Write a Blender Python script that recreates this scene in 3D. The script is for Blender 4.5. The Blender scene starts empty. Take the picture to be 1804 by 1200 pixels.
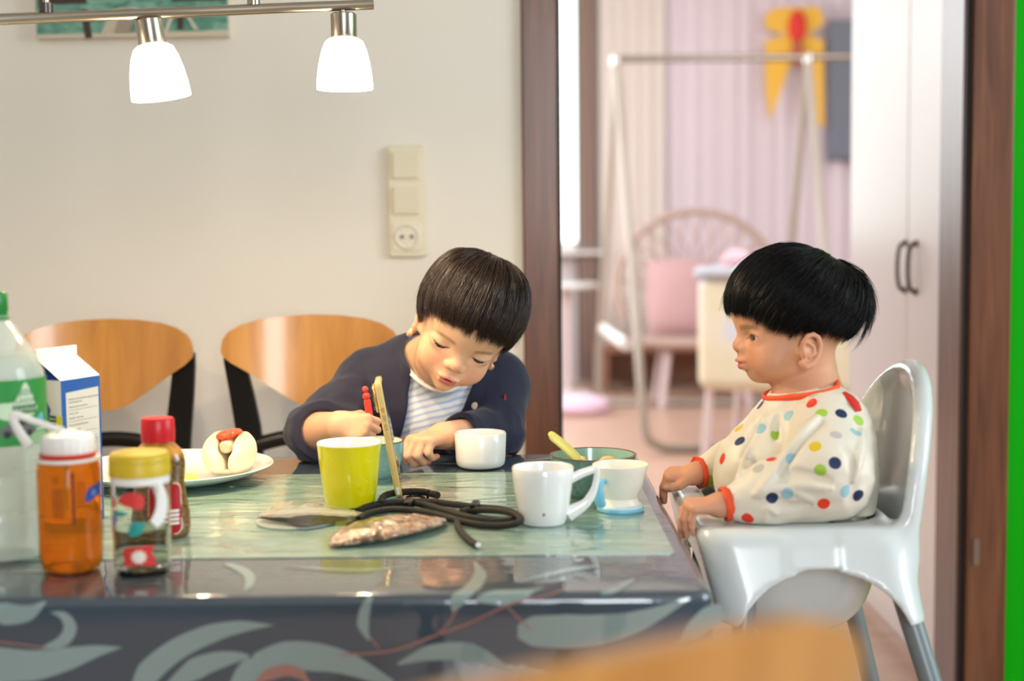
import bpy, bmesh, math, random
import numpy as np
from mathutils import Vector, Matrix
from mathutils.bvhtree import BVHTree

S = bpy.context.scene
COL = S.collection
random.seed(7)
RNG = np.random.default_rng(11)

# ---------------------------------------------------------------- camera
F = 2505.0
CAM = np.array([0, 0, 1.095])
PIT, ROLL = math.radians(4.56), math.radians(0.6)
_fw = np.array([0, math.cos(PIT), -math.sin(PIT)])
_r0 = np.array([1, 0, 0.])
_u0 = np.cross(_r0, _fw)
_r = _r0 * math.cos(ROLL) - _u0 * math.sin(ROLL)
_u = _r0 * math.sin(ROLL) + _u0 * math.cos(ROLL)
cd = bpy.data.cameras.new('camera')
cam = bpy.data.objects.new('camera', cd)
COL.objects.link(cam)
cd.sensor_fit = 'HORIZONTAL'
cd.sensor_width = 36.0
cd.lens = F / 1804 * 36
cd.clip_start = 0.05
m = Matrix.Identity(4)
for i in range(3):
    m[i][0], m[i][1], m[i][2], m[i][3] = _r[i], _u[i], -_fw[i], CAM[i]
cam.matrix_world = m
cd.dof.use_dof = True
cd.dof.focus_distance = 1.91
cd.dof.aperture_fstop = 2.7
S.camera = cam

# ---------------------------------------------------------------- world, lights, exposure
S.view_settings.view_transform = 'Standard'
S.view_settings.look = 'None'
S.view_settings.gamma = 1.0
S.view_settings.use_curve_mapping = False
S.view_settings.exposure = 0.12
W = bpy.data.worlds.new('world')
S.world = W
W.use_nodes = True
W.node_tree.nodes['Background'].inputs[0].default_value = (0.80, 0.90, 1.0, 1)
W.node_tree.nodes['Background'].inputs[1].default_value = 1.3


def area(name, loc, target, sx, sy, power, col):
    l = bpy.data.lights.new(name, 'AREA')
    l.shape = 'RECTANGLE'
    l.size, l.size_y = sx, sy
    l.energy = power
    l.color = col
    o = bpy.data.objects.new(name, l)
    COL.objects.link(o)
    o.location = loc
    d = Vector(target) - Vector(loc)
    o.rotation_euler = d.to_track_quat('-Z', 'Y').to_euler()
    return o


area('daylight_front_room_window', (0.55, -2.3, 1.65), (0.0, 2.0, 0.9), 0.8, 1.5, 56, (0.90, 0.96, 1.0))
area('daylight_front_room_side_window', (2.9, 1.1, 1.85), (0.3, 1.8, 0.8), 1.3, 1.4, 46, (0.86, 0.94, 1.0))
area('daylight_back_room_window', (-1.2, 7.2, 1.9), (1.2, 6.8, 0.5), 2.2, 1.6, 88, (0.96, 0.97, 1.0))
area('back_room_fill_light', (1.9, 4.9, 2.35), (1.2, 8.5, 0.8), 1.2, 1.0, 50, (0.96, 0.97, 1.0))  # added fill light high in the back room; no window stands here


# ---------------------------------------------------------------- helpers
def ray(px, py):
    return _fw + _r * (px - 902) / F - _u * (py - 600) / F


def atY(px, py, Y):
    d = ray(px, py)
    return CAM + d * ((Y - CAM[1]) / d[1])


def atZ(px, py, z):
    d = ray(px, py)
    return CAM + d * ((z - CAM[2]) / d[2])


def lin(c):
    out = []
    for x in c[:3]:
        x = x / 255.0
        out.append(x / 12.92 if x <= 0.04045 else ((x + 0.055) / 1.055) ** 2.4)
    return tuple(out) + (1.0,)


def mat(name, c, rough=0.5, metal=0.0, spec=0.5, coat=0.0, coat_rough=0.05, trans=0.0, ior=1.45, sss=0.0,
        emit=None, emit_s=0.0, sheen=0.0, bump=None, bump_coat=False, alpha=1.0, coat_ior=1.5):
    m = bpy.data.materials.new(name)
    m.use_nodes = True
    nt = m.node_tree
    b = nt.nodes['Principled BSDF']
    i = b.inputs
    i['Base Color'].default_value = lin(c)
    i['Roughness'].default_value = rough
    i['Metallic'].default_value = metal
    i['Specular IOR Level'].default_value = spec
    i['Coat Weight'].default_value = coat
    i['Coat Roughness'].default_value = coat_rough
    i['Transmission Weight'].default_value = trans
    i['IOR'].default_value = ior
    i['Alpha'].default_value = alpha
    i['Coat IOR'].default_value = coat_ior
    if sss:
        i['Subsurface Weight'].default_value = sss
        i['Subsurface Radius'].default_value = (0.008, 0.0035, 0.002)
        i['Subsurface Scale'].default_value = 1.0
    if emit:
        i['Emission Color'].default_value = tuple(emit) + (1,)
        i['Emission Strength'].default_value = emit_s
    if sheen:
        i['Sheen Weight'].default_value = sheen
    if bump:
        sc, st, dist = bump
        tc = nt.nodes.new('ShaderNodeTexCoord')
        n = nt.nodes.new('ShaderNodeTexNoise')
        n.inputs['Scale'].default_value = sc
        n.inputs['Detail'].default_value = 4
        bp = nt.nodes.new('ShaderNodeBump')
        bp.inputs['Strength'].default_value = st
        bp.inputs['Distance'].default_value = dist
        nt.links.new(tc.outputs['Object'], n.inputs['Vector'])
        nt.links.new(n.outputs['Fac'], bp.inputs['Height'])
        nt.links.new(bp.outputs['Normal'], i['Normal'])
        if bump_coat:
            nt.links.new(bp.outputs['Normal'], i['Coat Normal'])
    return m


def noise_color(m, stops, scale=(1, 1, 1), nscale=5.0, detail=4, dist=0.0, coord='Object', rough=0.55):
    """base colour from a noise field through a colour ramp"""
    nt = m.node_tree
    b = nt.nodes['Principled BSDF']
    tc = nt.nodes.new('ShaderNodeTexCoord')
    mp = nt.nodes.new('ShaderNodeMapping')
    mp.inputs['Scale'].default_value = scale
    n = nt.nodes.new('ShaderNodeTexNoise')
    n.inputs['Scale'].default_value = nscale
    n.inputs['Detail'].default_value = detail
    n.inputs['Roughness'].default_value = rough
    n.inputs['Distortion'].default_value = dist
    r = nt.nodes.new('ShaderNodeValToRGB')
    e = r.color_ramp.elements
    e[0].position, e[0].color = stops[0][0], lin(stops[0][1])
    e[1].position, e[1].color = stops[-1][0], lin(stops[-1][1])
    for p, c in stops[1:-1]:
        k = e.new(p)
        k.color = lin(c)
    L = nt.links
    L.new(tc.outputs[coord], mp.inputs['Vector'])
    L.new(mp.outputs['Vector'], n.inputs['Vector'])
    L.new(n.outputs['Fac'], r.inputs['Fac'])
    L.new(r.outputs['Color'], b.inputs['Base Color'])
    return m


def attr_color(m, attr='tint'):
    nt = m.node_tree
    a = nt.nodes.new('ShaderNodeAttribute')
    a.attribute_name = attr
    nt.links.new(a.outputs['Color'], nt.nodes['Principled BSDF'].inputs['Base Color'])
    return m


class MB:
    def __init__(s):
        s.v, s.f, s.m, s.n = [], [], [], 0

    def add(s, vf, mi=0):
        v, f = vf
        v = np.asarray(v, float).reshape(-1, 3)
        s.v.append(v)
        for q in f:
            s.f.append([int(k) + s.n for k in q])
            s.m.append(mi)
        s.n += len(v)
        return s

    def vf(s):
        return np.concatenate(s.v), s.f


def obj(name, g, mats, parent=None, smooth=True, angle=40, bevel=None, bseg=3, loc=None, rot=None, world=False, sub=0):
    mi = None
    if isinstance(g, MB):
        mi = g.m
        v, f = g.vf()
    else:
        v, f = g
    v = np.array(v, float).reshape(-1, 3)
    if world and parent is not None:
        v = v - np.array(parent.location)
    me = bpy.data.meshes.new(name)
    if isinstance(f, np.ndarray):
        k = f.shape[1]
        me.vertices.add(len(v))
        me.vertices.foreach_set('co', v.ravel())
        me.loops.add(f.size)
        me.loops.foreach_set('vertex_index', f.ravel().astype(np.int32))
        me.polygons.add(len(f))
        me.polygons.foreach_set('loop_start', np.arange(0, f.size, k, dtype=np.int32))
        me.update(calc_edges=True)
    else:
        me.from_pydata(v.tolist(), [], f)
    me.validate()
    if not isinstance(mats, (list, tuple)):
        mats = [mats]
    for x in mats:
        me.materials.append(x)
    if mi is not None and len(mats) > 1 and len(mi) == len(me.polygons):
        me.polygons.foreach_set('material_index', mi)
    if not isinstance(f, np.ndarray):
        bm = bmesh.new()
        bm.from_mesh(me)
        bmesh.ops.recalc_face_normals(bm, faces=bm.faces)
        bm.to_mesh(me)
        bm.free()
    if smooth:
        me.polygons.foreach_set('use_smooth', [True] * len(me.polygons))
        if angle:
            me.set_sharp_from_angle(angle=math.radians(angle))
    o = bpy.data.objects.new(name, me)
    COL.objects.link(o)
    if parent is not None:
        o.parent = parent
    if loc is not None:
        o.location = loc
    if rot is not None:
        o.rotation_euler = rot
    if bevel:
        b = o.modifiers.new('bevel', 'BEVEL')
        b.width = bevel
        b.segments = bseg
        b.limit_method = 'ANGLE'
        b.angle_limit = math.radians(35)
    if sub:
        q = o.modifiers.new('sub', 'SUBSURF')
        q.levels = q.render_levels = sub
    return o


def tag(o, label, cat, group=None, kind=None):
    o['label'] = label
    o['category'] = cat
    if group:
        o['group'] = group
    if kind:
        o['kind'] = kind
    return o


def thing(name, label, cat, loc=(0, 0, 0), rz=0.0, group=None):
    o = bpy.data.objects.new(name, None)
    o.empty_display_size = 0.05
    COL.objects.link(o)
    o.location = loc
    o.rotation_euler = (0, 0, rz)
    return tag(o, label, cat, group)


def struct(name, g, m, parent=None, **k):
    o = obj(name, g, m, parent, **k)
    if parent is None:
        o['kind'] = 'structure'
    return o


def dup(root, loc, rz=None, label=None):
    r = root.copy()
    COL.objects.link(r)
    r.location = loc
    if rz is not None:
        r.rotation_euler = (0, 0, rz)
    if label:
        r['label'] = label
    for ch in list(root.children):
        c = ch.copy()
        COL.objects.link(c)
        c.parent = r
        for g in ch.children:
            d = g.copy()
            COL.objects.link(d)
            d.parent = c
    return r


def box(x0, x1, y0, y1, z0, z1):
    v = [(x, y, z) for x in (x0, x1) for y in (y0, y1) for z in (z0, z1)]
    return v, [(0, 1, 3, 2), (4, 6, 7, 5), (0, 4, 5, 1), (2, 3, 7, 6), (0, 2, 6, 4), (1, 5, 7, 3)]


def tf(vf, M=None, t=(0, 0, 0)):
    v = np.asarray(vf[0], float)
    if M is not None:
        v = v @ np.array(M, float).T
    return v + np.array(t), vf[1]


def rotz(a):
    c, s = math.cos(a), math.sin(a)
    return np.array([[c, -s, 0], [s, c, 0], [0, 0, 1.]])


def rotx(a):
    c, s = math.cos(a), math.sin(a)
    return np.array([[1., 0, 0], [0, c, -s], [0, s, c]])


def roty(a):
    c, s = math.cos(a), math.sin(a)
    return np.array([[c, 0, s], [0, 1., 0], [-s, 0, c]])


def lathe(prof, n=48, sx=1.0, sy=1.0):
    """profile of (r, z); r=0 ends close"""
    v, f = [], []
    rings = []
    for r, z in prof:
        if r < 1e-6:
            v.append((0, 0, z))
            rings.append([len(v) - 1])
        else:
            st = len(v)
            for k in range(n):
                a = 2 * math.pi * k / n
                v.append((r * sx * math.cos(a), r * sy * math.sin(a), z))
            rings.append(list(range(st, st + n)))
    for a, b in zip(rings[:-1], rings[1:]):
        for k in range(n):
            k2 = (k + 1) % n
            if len(a) == 1 and len(b) == 1:
                continue
            if len(a) == 1:
                f.append((a[0], b[k], b[k2]))
            elif len(b) == 1:
                f.append((a[k], b[0], a[k2]))
            else:
                f.append((a[k], b[k], b[k2], a[k2]))
    return v, f


def spline(pts, n=8, closed=False):
    P = np.array(pts, float)
    out = []
    N = len(P)
    rng = range(N if closed else N - 1)
    for i in rng:
        if closed:
            p0, p1, p2, p3 = P[(i - 1) % N], P[i], P[(i + 1) % N], P[(i + 2) % N]
        else:
            p1, p2 = P[i], P[i + 1]
            p0 = P[i - 1] if i > 0 else 2 * p1 - p2
            p3 = P[i + 2] if i + 2 < N else 2 * p2 - p1
        for k in range(n):
            t = k / n
            out.append(0.5 * (2 * p1 + (p2 - p0) * t + (2 * p0 - 5 * p1 + 4 * p2 - p3) * t * t + (3 * p1 - p0 - 3 * p2 + p3) * t ** 3))
    if not closed:
        out.append(P[-1])
    return np.array(out)


def tube(pts, r, n=12, closed=False, flat=(1, 1), up=None):
    P = np.array(pts, float)
    N = len(P)
    R = np.full(N, r) if np.isscalar(r) else np.array(r, float)
    T = np.gradient(P, axis=0)
    if closed:
        T = np.roll(P, -1, 0) - np.roll(P, 1, 0)
    T /= np.linalg.norm(T, axis=1)[:, None] + 1e-12
    a = np.array([0, 0, 1.]) if up is None else np.array(up, float)
    if abs(T[0] @ a) > 0.95:
        a = np.array([0, 1., 0])
    nrm = a - T[0] * (a @ T[0])
    nrm /= np.linalg.norm(nrm)
    v, f = [], []
    ang = np.arange(n) * 2 * math.pi / n
    for i in range(N):
        nrm = nrm - T[i] * (nrm @ T[i])
        nrm /= np.linalg.norm(nrm)
        b = np.cross(T[i], nrm)
        v.append(P[i] + R[i] * (np.cos(ang)[:, None] * nrm * flat[0] + np.sin(ang)[:, None] * b * flat[1]))
    v = np.concatenate(v)
    for i in range(N if closed else N - 1):
        j = (i + 1) % N
        for k in range(n):
            k2 = (k + 1) % n
            f.append((i * n + k, i * n + k2, j * n + k2, j * n + k))
    if not closed:
        f.append(tuple(range(n))[::-1])
        f.append(tuple((N - 1) * n + k for k in range(n)))
    return v, f


def prism(outline, z0, z1):
    n = len(outline)
    v = [(x, y, z0) for x, y in outline] + [(x, y, z1) for x, y in outline]
    f = [tuple(range(n))[::-1], tuple(range(n, 2 * n))]
    f += [(k, (k + 1) % n, n + (k + 1) % n, n + k) for k in range(n)]
    return v, f


def rrect(w, h, r, n=6, cx=0, cy=0):
    o = []
    for sx, sy, a0 in ((1, 1, 0), (-1, 1, 90), (-1, -1, 180), (1, -1, 270)):
        for k in range(n + 1):
            a = math.radians(a0 + 90 * k / n)
            o.append((cx + sx * (w / 2 - r) + r * math.cos(a), cy + sy * (h / 2 - r) + r * math.sin(a)))
    return o


_tc = {}


def text_vf(s, size, align='LEFT', extrude=0.0):
    key = (s, size, align, extrude)
    if key in _tc:
        return _tc[key]
    c = bpy.data.curves.new('lettering', 'FONT')
    c.body = s
    c.size = size
    c.align_x = align
    c.extrude = extrude
    c.resolution_u = 2
    o = bpy.data.objects.new('lettering', c)
    COL.objects.link(o)
    dg = bpy.context.evaluated_depsgraph_get()
    me = bpy.data.meshes.new_from_object(o.evaluated_get(dg))
    v = np.array([x.co[:] for x in me.vertices]).reshape(-1, 3)
    f = [tuple(p.vertices) for p in me.polygons]
    bpy.data.objects.remove(o)
    bpy.data.curves.remove(c)
    bpy.data.meshes.remove(me)
    _tc[key] = (v, f)
    return v, f


def on_plane(vf, o, ux, uy):
    """map x, y of a flat shape to a plane: origin, two axis vectors"""
    v = np.asarray(vf[0], float)
    o, ux, uy = (np.array(q, float) for q in (o, ux, uy))
    nz = np.cross(ux, uy)
    nz = nz / (np.linalg.norm(nz) + 1e-12)
    return o + v[:, :1] * ux + v[:, 1:2] * uy + v[:, 2:3] * nz, vf[1]


def on_cyl(vf, r, a0, z0, sx=1.0, sy=1.0):
    """wrap a flat shape on an upright cylinder; x runs anticlockwise seen from above"""
    v = np.asarray(vf[0], float)
    a = a0 + v[:, 0] / r
    rr = r + v[:, 2]
    return np.stack([rr * np.cos(a) * sx, rr * np.sin(a) * sy, z0 + v[:, 1]], 1), vf[1]


def patch(x0, x1, y0, y1, nx=12, ny=1, z=0.0):
    v = [(x0 + (x1 - x0) * i / nx, y0 + (y1 - y0) * j / ny, z) for j in range(ny + 1) for i in range(nx + 1)]
    f = [(j * (nx + 1) + i, j * (nx + 1) + i + 1, (j + 1) * (nx + 1) + i + 1, (j + 1) * (nx + 1) + i) for j in range(ny) for i in range(nx)]
    return v, f


def strip(mid, w, z=0.0):
    """flat leaf or brush shape: midline (x, y) and half widths"""
    P = spline([(a, b, 0) for a, b in mid], 8)
    t = np.linspace(0, 1, len(P))
    hw = np.interp(t, np.linspace(0, 1, len(w)), w)
    T = np.gradient(P, axis=0)
    T /= np.linalg.norm(T, axis=1)[:, None] + 1e-12
    N = np.stack([-T[:, 1], T[:, 0], T[:, 2]], 1)
    v, f = [], []
    for i in range(len(P)):
        for k in (-1, -0.5, 0, 0.5, 1):
            q = P[i] + N[i] * hw[i] * k
            v.append((q[0], q[1], z))
    for i in range(len(P) - 1):
        for k in range(4):
            f.append((i * 5 + k, i * 5 + k + 1, i * 5 + 6 + k, i * 5 + 5 + k))
    return v, f


def blob(pts, z=0.0, n=6):
    P = spline([(a, b, 0) for a, b in pts], n, closed=True)
    c = P.mean(0)
    v = [(c[0], c[1], z)]
    K = 3
    for k in range(1, K + 1):
        for p in P:
            q = c + (p - c) * k / K
            v.append((q[0], q[1], z))
    N = len(P)
    f = [(0, 1 + i, 1 + (i + 1) % N) for i in range(N)]
    for k in range(K - 1):
        a = 1 + k * N
        b = a + N
        f += [(a + i, b + i, b + (i + 1) % N, a + (i + 1) % N) for i in range(N)]
    return v, f

# ================================================================= the setting
m_wall = mat('wall_paint', (232, 226, 214), rough=0.75, bump=(180, 0.12, 0.002))
m_white_wall = mat('back_room_paint', (230, 224, 226), rough=0.8)
m_green = mat('green_paint', (6, 160, 2), rough=0.65, spec=0.15)
m_ceil = mat('ceiling_paint', (238, 236, 232), rough=0.9)
m_floor = mat('pale_wood_floor', (205, 165, 142), rough=0.32)
noise_color(m_floor, [(0.3, (190, 152, 130)), (0.7, (210, 178, 158))], (0.6, 7, 1), 2.2, 5)
m_dark_wood = mat('door_frame_wood', (120, 72, 44), rough=0.38, coat=0.25, coat_rough=0.2)
noise_color(m_dark_wood, [(0.25, (76, 42, 25)), (0.55, (108, 66, 42)), (0.8, (128, 84, 56))], (26, 26, 1.6), 2.0, 5, 0.6)
m_dark_gap = mat('door_rebate', (34, 22, 16), rough=0.6)
m_steel_dull = mat('dull_steel', (150, 140, 130), rough=0.35, metal=1)

struct('floor', box(-2.6, 3.4, -3.2, 10.1, -0.05, 0.0), m_floor, smooth=False)
struct('ceiling', box(-2.6, 3.4, -3.2, 3.0, 2.55, 2.6), m_ceil, smooth=False)
struct('ceiling_back', box(-2.6, 3.4, 3.0, 10.1, 2.95, 3.0), m_ceil, smooth=False)
struct('wall_back', box(-2.6, 0.03, 2.85, 3.0, 0, 2.08), m_wall, smooth=False)
struct('wall_green', box(0.985, 3.4, 2.85, 3.0, 0, 2.08), m_green, smooth=False)
struct('wall_lintel', box(-2.6, 3.4, 2.85, 3.0, 2.08, 2.95), m_wall, smooth=False)
struct('wall_left', box(-2.7, -2.6, -3.2, 10.1, 0, 2.95), m_wall, smooth=False)
struct('wall_far', box(-2.6, 3.4, 10.0, 10.1, 0, 2.95), m_white_wall, smooth=False)
struct('wall_right', box(3.3, 3.4, 3.0, 10.0, 0, 2.95), m_white_wall, smooth=False)
# the wall behind the camera with its window opening, and the low wall under the side windows
b = MB()
for q in ((-2.6, -0.1, 0, 2.55), (1.3, 3.4, 0, 2.55), (-0.1, 1.3, 0, 0.85), (-0.1, 1.3, 2.35, 2.55)):
    b.add(box(q[0], q[1], -3.2, -3.1, q[2], q[3]))
m_taupe = mat('taupe_paint', (128, 118, 108), rough=0.8)
struct('wall_front', b, m_taupe, smooth=False)
b = MB()
for q in ((-3.1, 2.85, 0, 0.85), (-3.1, 2.85, 2.4, 2.55), (-3.1, -0.9, 0.85, 2.4), (2.3, 2.85, 0.85, 2.4)):
    b.add(box(3.3, 3.4, q[0], q[1], q[2], q[3]))
struct('wall_side', b, m_taupe, smooth=False)
struct('baseboard_back', box(-2.6, 0.02, 2.835, 2.85, 0, 0.08), m_ceil, bevel=0.003)

b = MB()
b.add(box(0.024, 0.094, 2.836, 3.012, 0, 2.09))
t1 = struct('trim_1', b, m_dark_wood, bevel=0.004)
struct('door_rebate', box(0.094, 0.101, 2.852, 3.0, 0, 2.05), m_dark_gap, t1)
b = MB()
b.add(box(0.916, 0.998, 2.836, 2.851, 0, 2.09))
b.add(box(0.904, 0.998, 2.8605, 3.012, 0, 2.09))
t2 = struct('trim_2', b, m_dark_wood, bevel=0.003)
struct('door_rebate', box(0.906, 0.99, 2.851, 2.8605, 0, 2.05), m_dark_gap, t2)
struct('strike_plate', prism(rrect(0.012, 0.055, 0.004), 0, 0.004), m_steel_dull, t2, loc=(0.935, 2.836, 0.43), rot=(math.radians(90), 0, 0))
struct('trim_3', box(0.024, 0.998, 2.836, 3.012, 2.0, 2.09), m_dark_wood, bevel=0.004)

# ------------------------------------------------- back room: window, curtains
m_frame_white = mat('white_lacquer', (236, 234, 232), rough=0.35)
m_pane = mat('daylit_pane', (200, 220, 215), rough=0.2, emit=(0.86, 1.0, 0.97), emit_s=2.6)
b = MB()
for q in ((-1.0, 0.62, 9.93, 9.995, 2.72, 2.8), (-1.0, 0.62, 9.93, 9.995, 0.93, 0.99), (-1.0, -0.94, 9.93, 9.995, 0.99, 2.72), (0.56, 0.62, 9.93, 9.995, 0.99, 2.72), (-0.24, -0.18, 9.93, 9.995, 0.99, 2.72)):
    b.add(box(*q))
w1 = struct('window_1', b, m_frame_white, bevel=0.004)
struct('pane', box(-0.94, -0.24, 9.965, 9.972, 0.99, 2.72), m_pane, w1)
struct('pane', box(-0.18, 0.56, 9.965, 9.972, 0.99, 2.72), m_pane, w1)
struct('window_sill', box(-1.05, 0.66, 9.8, 9.995, 0.9, 0.928), m_frame_white, w1, bevel=0.006)


def curtain(x0, x1, y, z0, z1, folds, amp, seed):
    r = np.random.default_rng(seed)
    nx = folds * 14
    ph = r.uniform(-0.5, 0.5, folds + 2)
    v, f = [], []
    nz = 10
    for j in range(nz + 1):
        z = z0 + (z1 - z0) * j / nz
        for i in range(nx + 1):
            t = i / nx
            k = t * folds
            a = amp * (0.7 + 0.5 * math.sin(ph[int(k)] * 6 + k))
            yy = y + a * math.sin(2 * math.pi * k + 0.6 * math.sin(3 * k)) * (1 - 0.25 * j / nz)
            v.append((x0 + (x1 - x0) * t, yy, z))
    n1 = nx + 1
    for j in range(nz):
        for i in range(nx):
            f.append((j * n1 + i, j * n1 + i + 1, (j + 1) * n1 + i + 1, (j + 1) * n1 + i))
    n = len(v)
    v2 = [(a, b_ + 0.006, c) for a, b_, c in v]
    f2 = [tuple(q + n for q in reversed(t)) for t in f]
    edge = []
    for i in range(nx):
        edge.append((i, n + i, n + i + 1, i + 1))
        k = nz * n1
        edge.append((k + i, k + i + 1, n + k + i + 1, n + k + i))
    return v + v2, f + f2 + edge


m_cur_brown = mat('brown_curtain_cloth', (152, 128, 118), rough=0.9, sheen=0.3)
m_cur_sheer = mat('pale_curtain_cloth', (226, 216, 208), rough=0.9)
m_cur_lilac = mat('lilac_white_curtain_cloth', (226, 213, 220), rough=0.9)
tag(obj('curtain', curtain(0.455, 0.60, 9.86, 0.02, 2.86, 3, 0.025, 1), m_cur_brown), 'brown gathered curtain hanging beside the bright window', 'curtain')
tag(obj('curtain', curtain(0.62, 1.07, 9.84, 0.02, 2.86, 5, 0.018, 2), m_cur_sheer), 'cream white curtain hanging between the brown curtain and lilac curtain', 'curtain')
tag(obj('curtain', curtain(1.05, 3.2, 9.88, 0.02, 2.86, 17, 0.016, 3), m_cur_lilac), 'wide pale lilac curtain hanging behind the round rattan chair', 'curtain')
m_bar = mat('curtain_rod_metal', (190, 186, 182), rough=0.3, metal=0.8)
tag(obj('curtain_rod', tube([(0.2, 9.87, 2.875), (1.7, 9.87, 2.875), (3.25, 9.87, 2.875)], 0.012), m_bar), 'metal rod above the curtains of the back room', 'curtain rod')

# ------------------------------------------------- wardrobe along the right wall of the back room
m_wardrobe = mat('wardrobe_white', (244, 238, 240), rough=0.28)
m_dark_metal = mat('dark_pewter', (92, 84, 82), rough=0.35, metal=0.8)
wr = thing('wardrobe', 'tall white wardrobe with two doors and dark bow handles beside the doorway', 'wardrobe', (1.28, 3.62, 0))
obj('body', box(-0.26, 0.29, -0.57, 0.57, 0.0, 2.3), m_wardrobe, wr, bevel=0.004)
for y0, y1, hy in ((-0.565, -0.042, -0.122), (-0.038, 0.565, -0.026)):
    d = obj('door', box(-0.284, -0.262, y0, y1, 0.06, 2.28), m_wardrobe, wr, bevel=0.003)
    pts = spline([(-0.284, hy, 0.925), (-0.297, hy, 0.93), (-0.303, hy, 0.95), (-0.305, hy, 0.985), (-0.303, hy, 1.02), (-0.297, hy, 1.04), (-0.284, hy, 1.045)], 5)
    hb = MB()
    hb.add(tube(pts, 0.0052, 8))
    for zz in (0.925, 1.045):
        hb.add(tf(lathe([(0, -0.289), (0.009, -0.289), (0.009, -0.284), (0, -0.284)], 12), roty(math.radians(90)), (0, hy, zz)))
    obj('handle', hb, m_dark_metal, d)

# ------------------------------------------------- swing stand
m_tube = mat('cream_tube_lacquer', (172, 162, 150), rough=0.3)
sw = thing('swing_stand', 'cream tubular swing stand with a straight top bar in the back room', 'swing stand', (1.1, 7.7, 0))


def swleg(xt, xb, sgn, yb):
    top = np.array([xt - 1.1, 0, 1.97])
    bot = np.array([xb - 1.1, yb - 7.7, 0.16])
    P = [top + (bot - top) * k for k in (0, 0.25, 0.5, 0.75, 0.94)]
    P += [bot + np.array([0.012 * sgn, 0, -0.07]), bot + np.array([0.07 * sgn, 0, -0.125]), bot + np.array([0.16 * sgn, 0, -0.137]), bot + np.array([0.3 * sgn, 0, -0.137])]
    return spline(P, 6)


for xt, sgn in ((0.57, 1), (1.60, -1)):
    for yb, dx in ((6.8, 0.06), (8.6, -0.05)):
        obj('leg', tube(swleg(xt, xt + dx * sgn if sgn > 0 else xt - dx * 0.5, sgn, yb), 0.022, 10), m_tube, sw)
obj('top_bar', tube([(-0.55, 0, 1.985), (0, 0, 1.985), (0.85, 0, 1.985)], 0.018, 10), m_steel_dull, sw)
for xt in (0.57, 1.60):
    obj('joint', tf(lathe([(0, -0.03), (0.026, -0.027), (0.031, 0), (0.026, 0.027), (0, 0.03)], 16), None, (xt - 1.1, 0, 1.975)), m_bar, sw)
obj('crossbar', tube([(-0.53, -0.62, 0.50), (-0.55, 0, 0.50), (-0.566, 0.60, 0.50)], 0.03, 8), m_frame_white, sw)
for yb in (-0.9, 0.9):
    obj('base_bar', tube([(-0.25, yb, 0.023), (0.1, yb, 0.023), (0.25, yb, 0.023)], 0.022, 10), m_tube, sw)

# ------------------------------------------------- round rattan chair with pink cushion
m_rattan = mat('pale_rattan', (186, 160, 148), rough=0.7)
m_pink = mat('pink_cushion_cloth', (198, 160, 160), rough=0.9, sheen=0.3)
m_pinkw = mat('pale_pink_lacquer', (222, 204, 204), rough=0.5)
ec = thing('rattan_chair', 'round backed rattan chair with a pink cushion in the back room', 'chair', (1.16, 8.7, 0))
arc = [(0.5 * math.cos(math.radians(a)), 0.16 + 0.1 * math.sin(math.radians(a)), 0.72 + 0.46 * math.sin(math.radians(a))) for a in range(-24, 205, 12)]
obj('back_frame', tube(spline(arc, 4), 0.024, 10), m_rattan, ec)
lat = MB()
for k in range(1, 13):
    a = math.radians(-10 + 200 * k / 13)
    p1 = np.array((0.49 * math.cos(a), 0.16 + 0.1 * math.sin(a), 0.72 + 0.45 * math.sin(a)))
    for d in (-0.14, 0.14):
        lat.add(tube(spline([(d * math.cos(a), 0.22, 0.52), 0.5 * (p1 + np.array((d, 0.2, 0.5))) + np.array((0, 0.03, 0.06)), p1], 5), 0.006, 6))
obj('back_lattice', lat, m_rattan, ec)
obj('seat', lathe([(0, 0.36), (0.40, 0.36), (0.44, 0.385), (0.44, 0.41), (0.40, 0.42), (0, 0.42)], 32, 1, 0.8), m_rattan, ec)


def pillow(w, h, t, n=14):
    v, f = [], []
    for s in (1, -1):
        for j in range(n + 1):
            for i in range(n + 1):
                a, c = 2 * i / n - 1, 2 * j / n - 1
                k = max(0, (1 - abs(a) ** 2.6)) ** 0.5 * max(0, (1 - abs(c) ** 2.6)) ** 0.5
                q = 1 - 0.06 * (a * a) * (c * c)
                v.append((a * w / 2 * q, s * t / 2 * k, c * h / 2 * q))
    N = (n + 1) ** 2
    for s in range(2):
        for j in range(n):
            for i in range(n):
                k = s * N + j * (n + 1) + i
                q = (k, k + 1, k + n + 2, k + n + 1)
                f.append(q if s else q[::-1])
    return v, f


obj('cushion', tf(pillow(0.42, 0.48, 0.17), rotx(math.radians(-14)), (-0.12, 0.05, 0.66)), m_pink, ec)
for a in (45, 135, 225, 315):
    x, y = 0.34 * math.cos(math.radians(a)), 0.27 * math.sin(math.radians(a))
    obj('leg', tube([(x * 0.9, y * 0.9, 0.37), (x, y, 0.18), (x * 1.1, y * 1.1, 0.0)], 0.022, 10), m_pinkw, ec)

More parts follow.
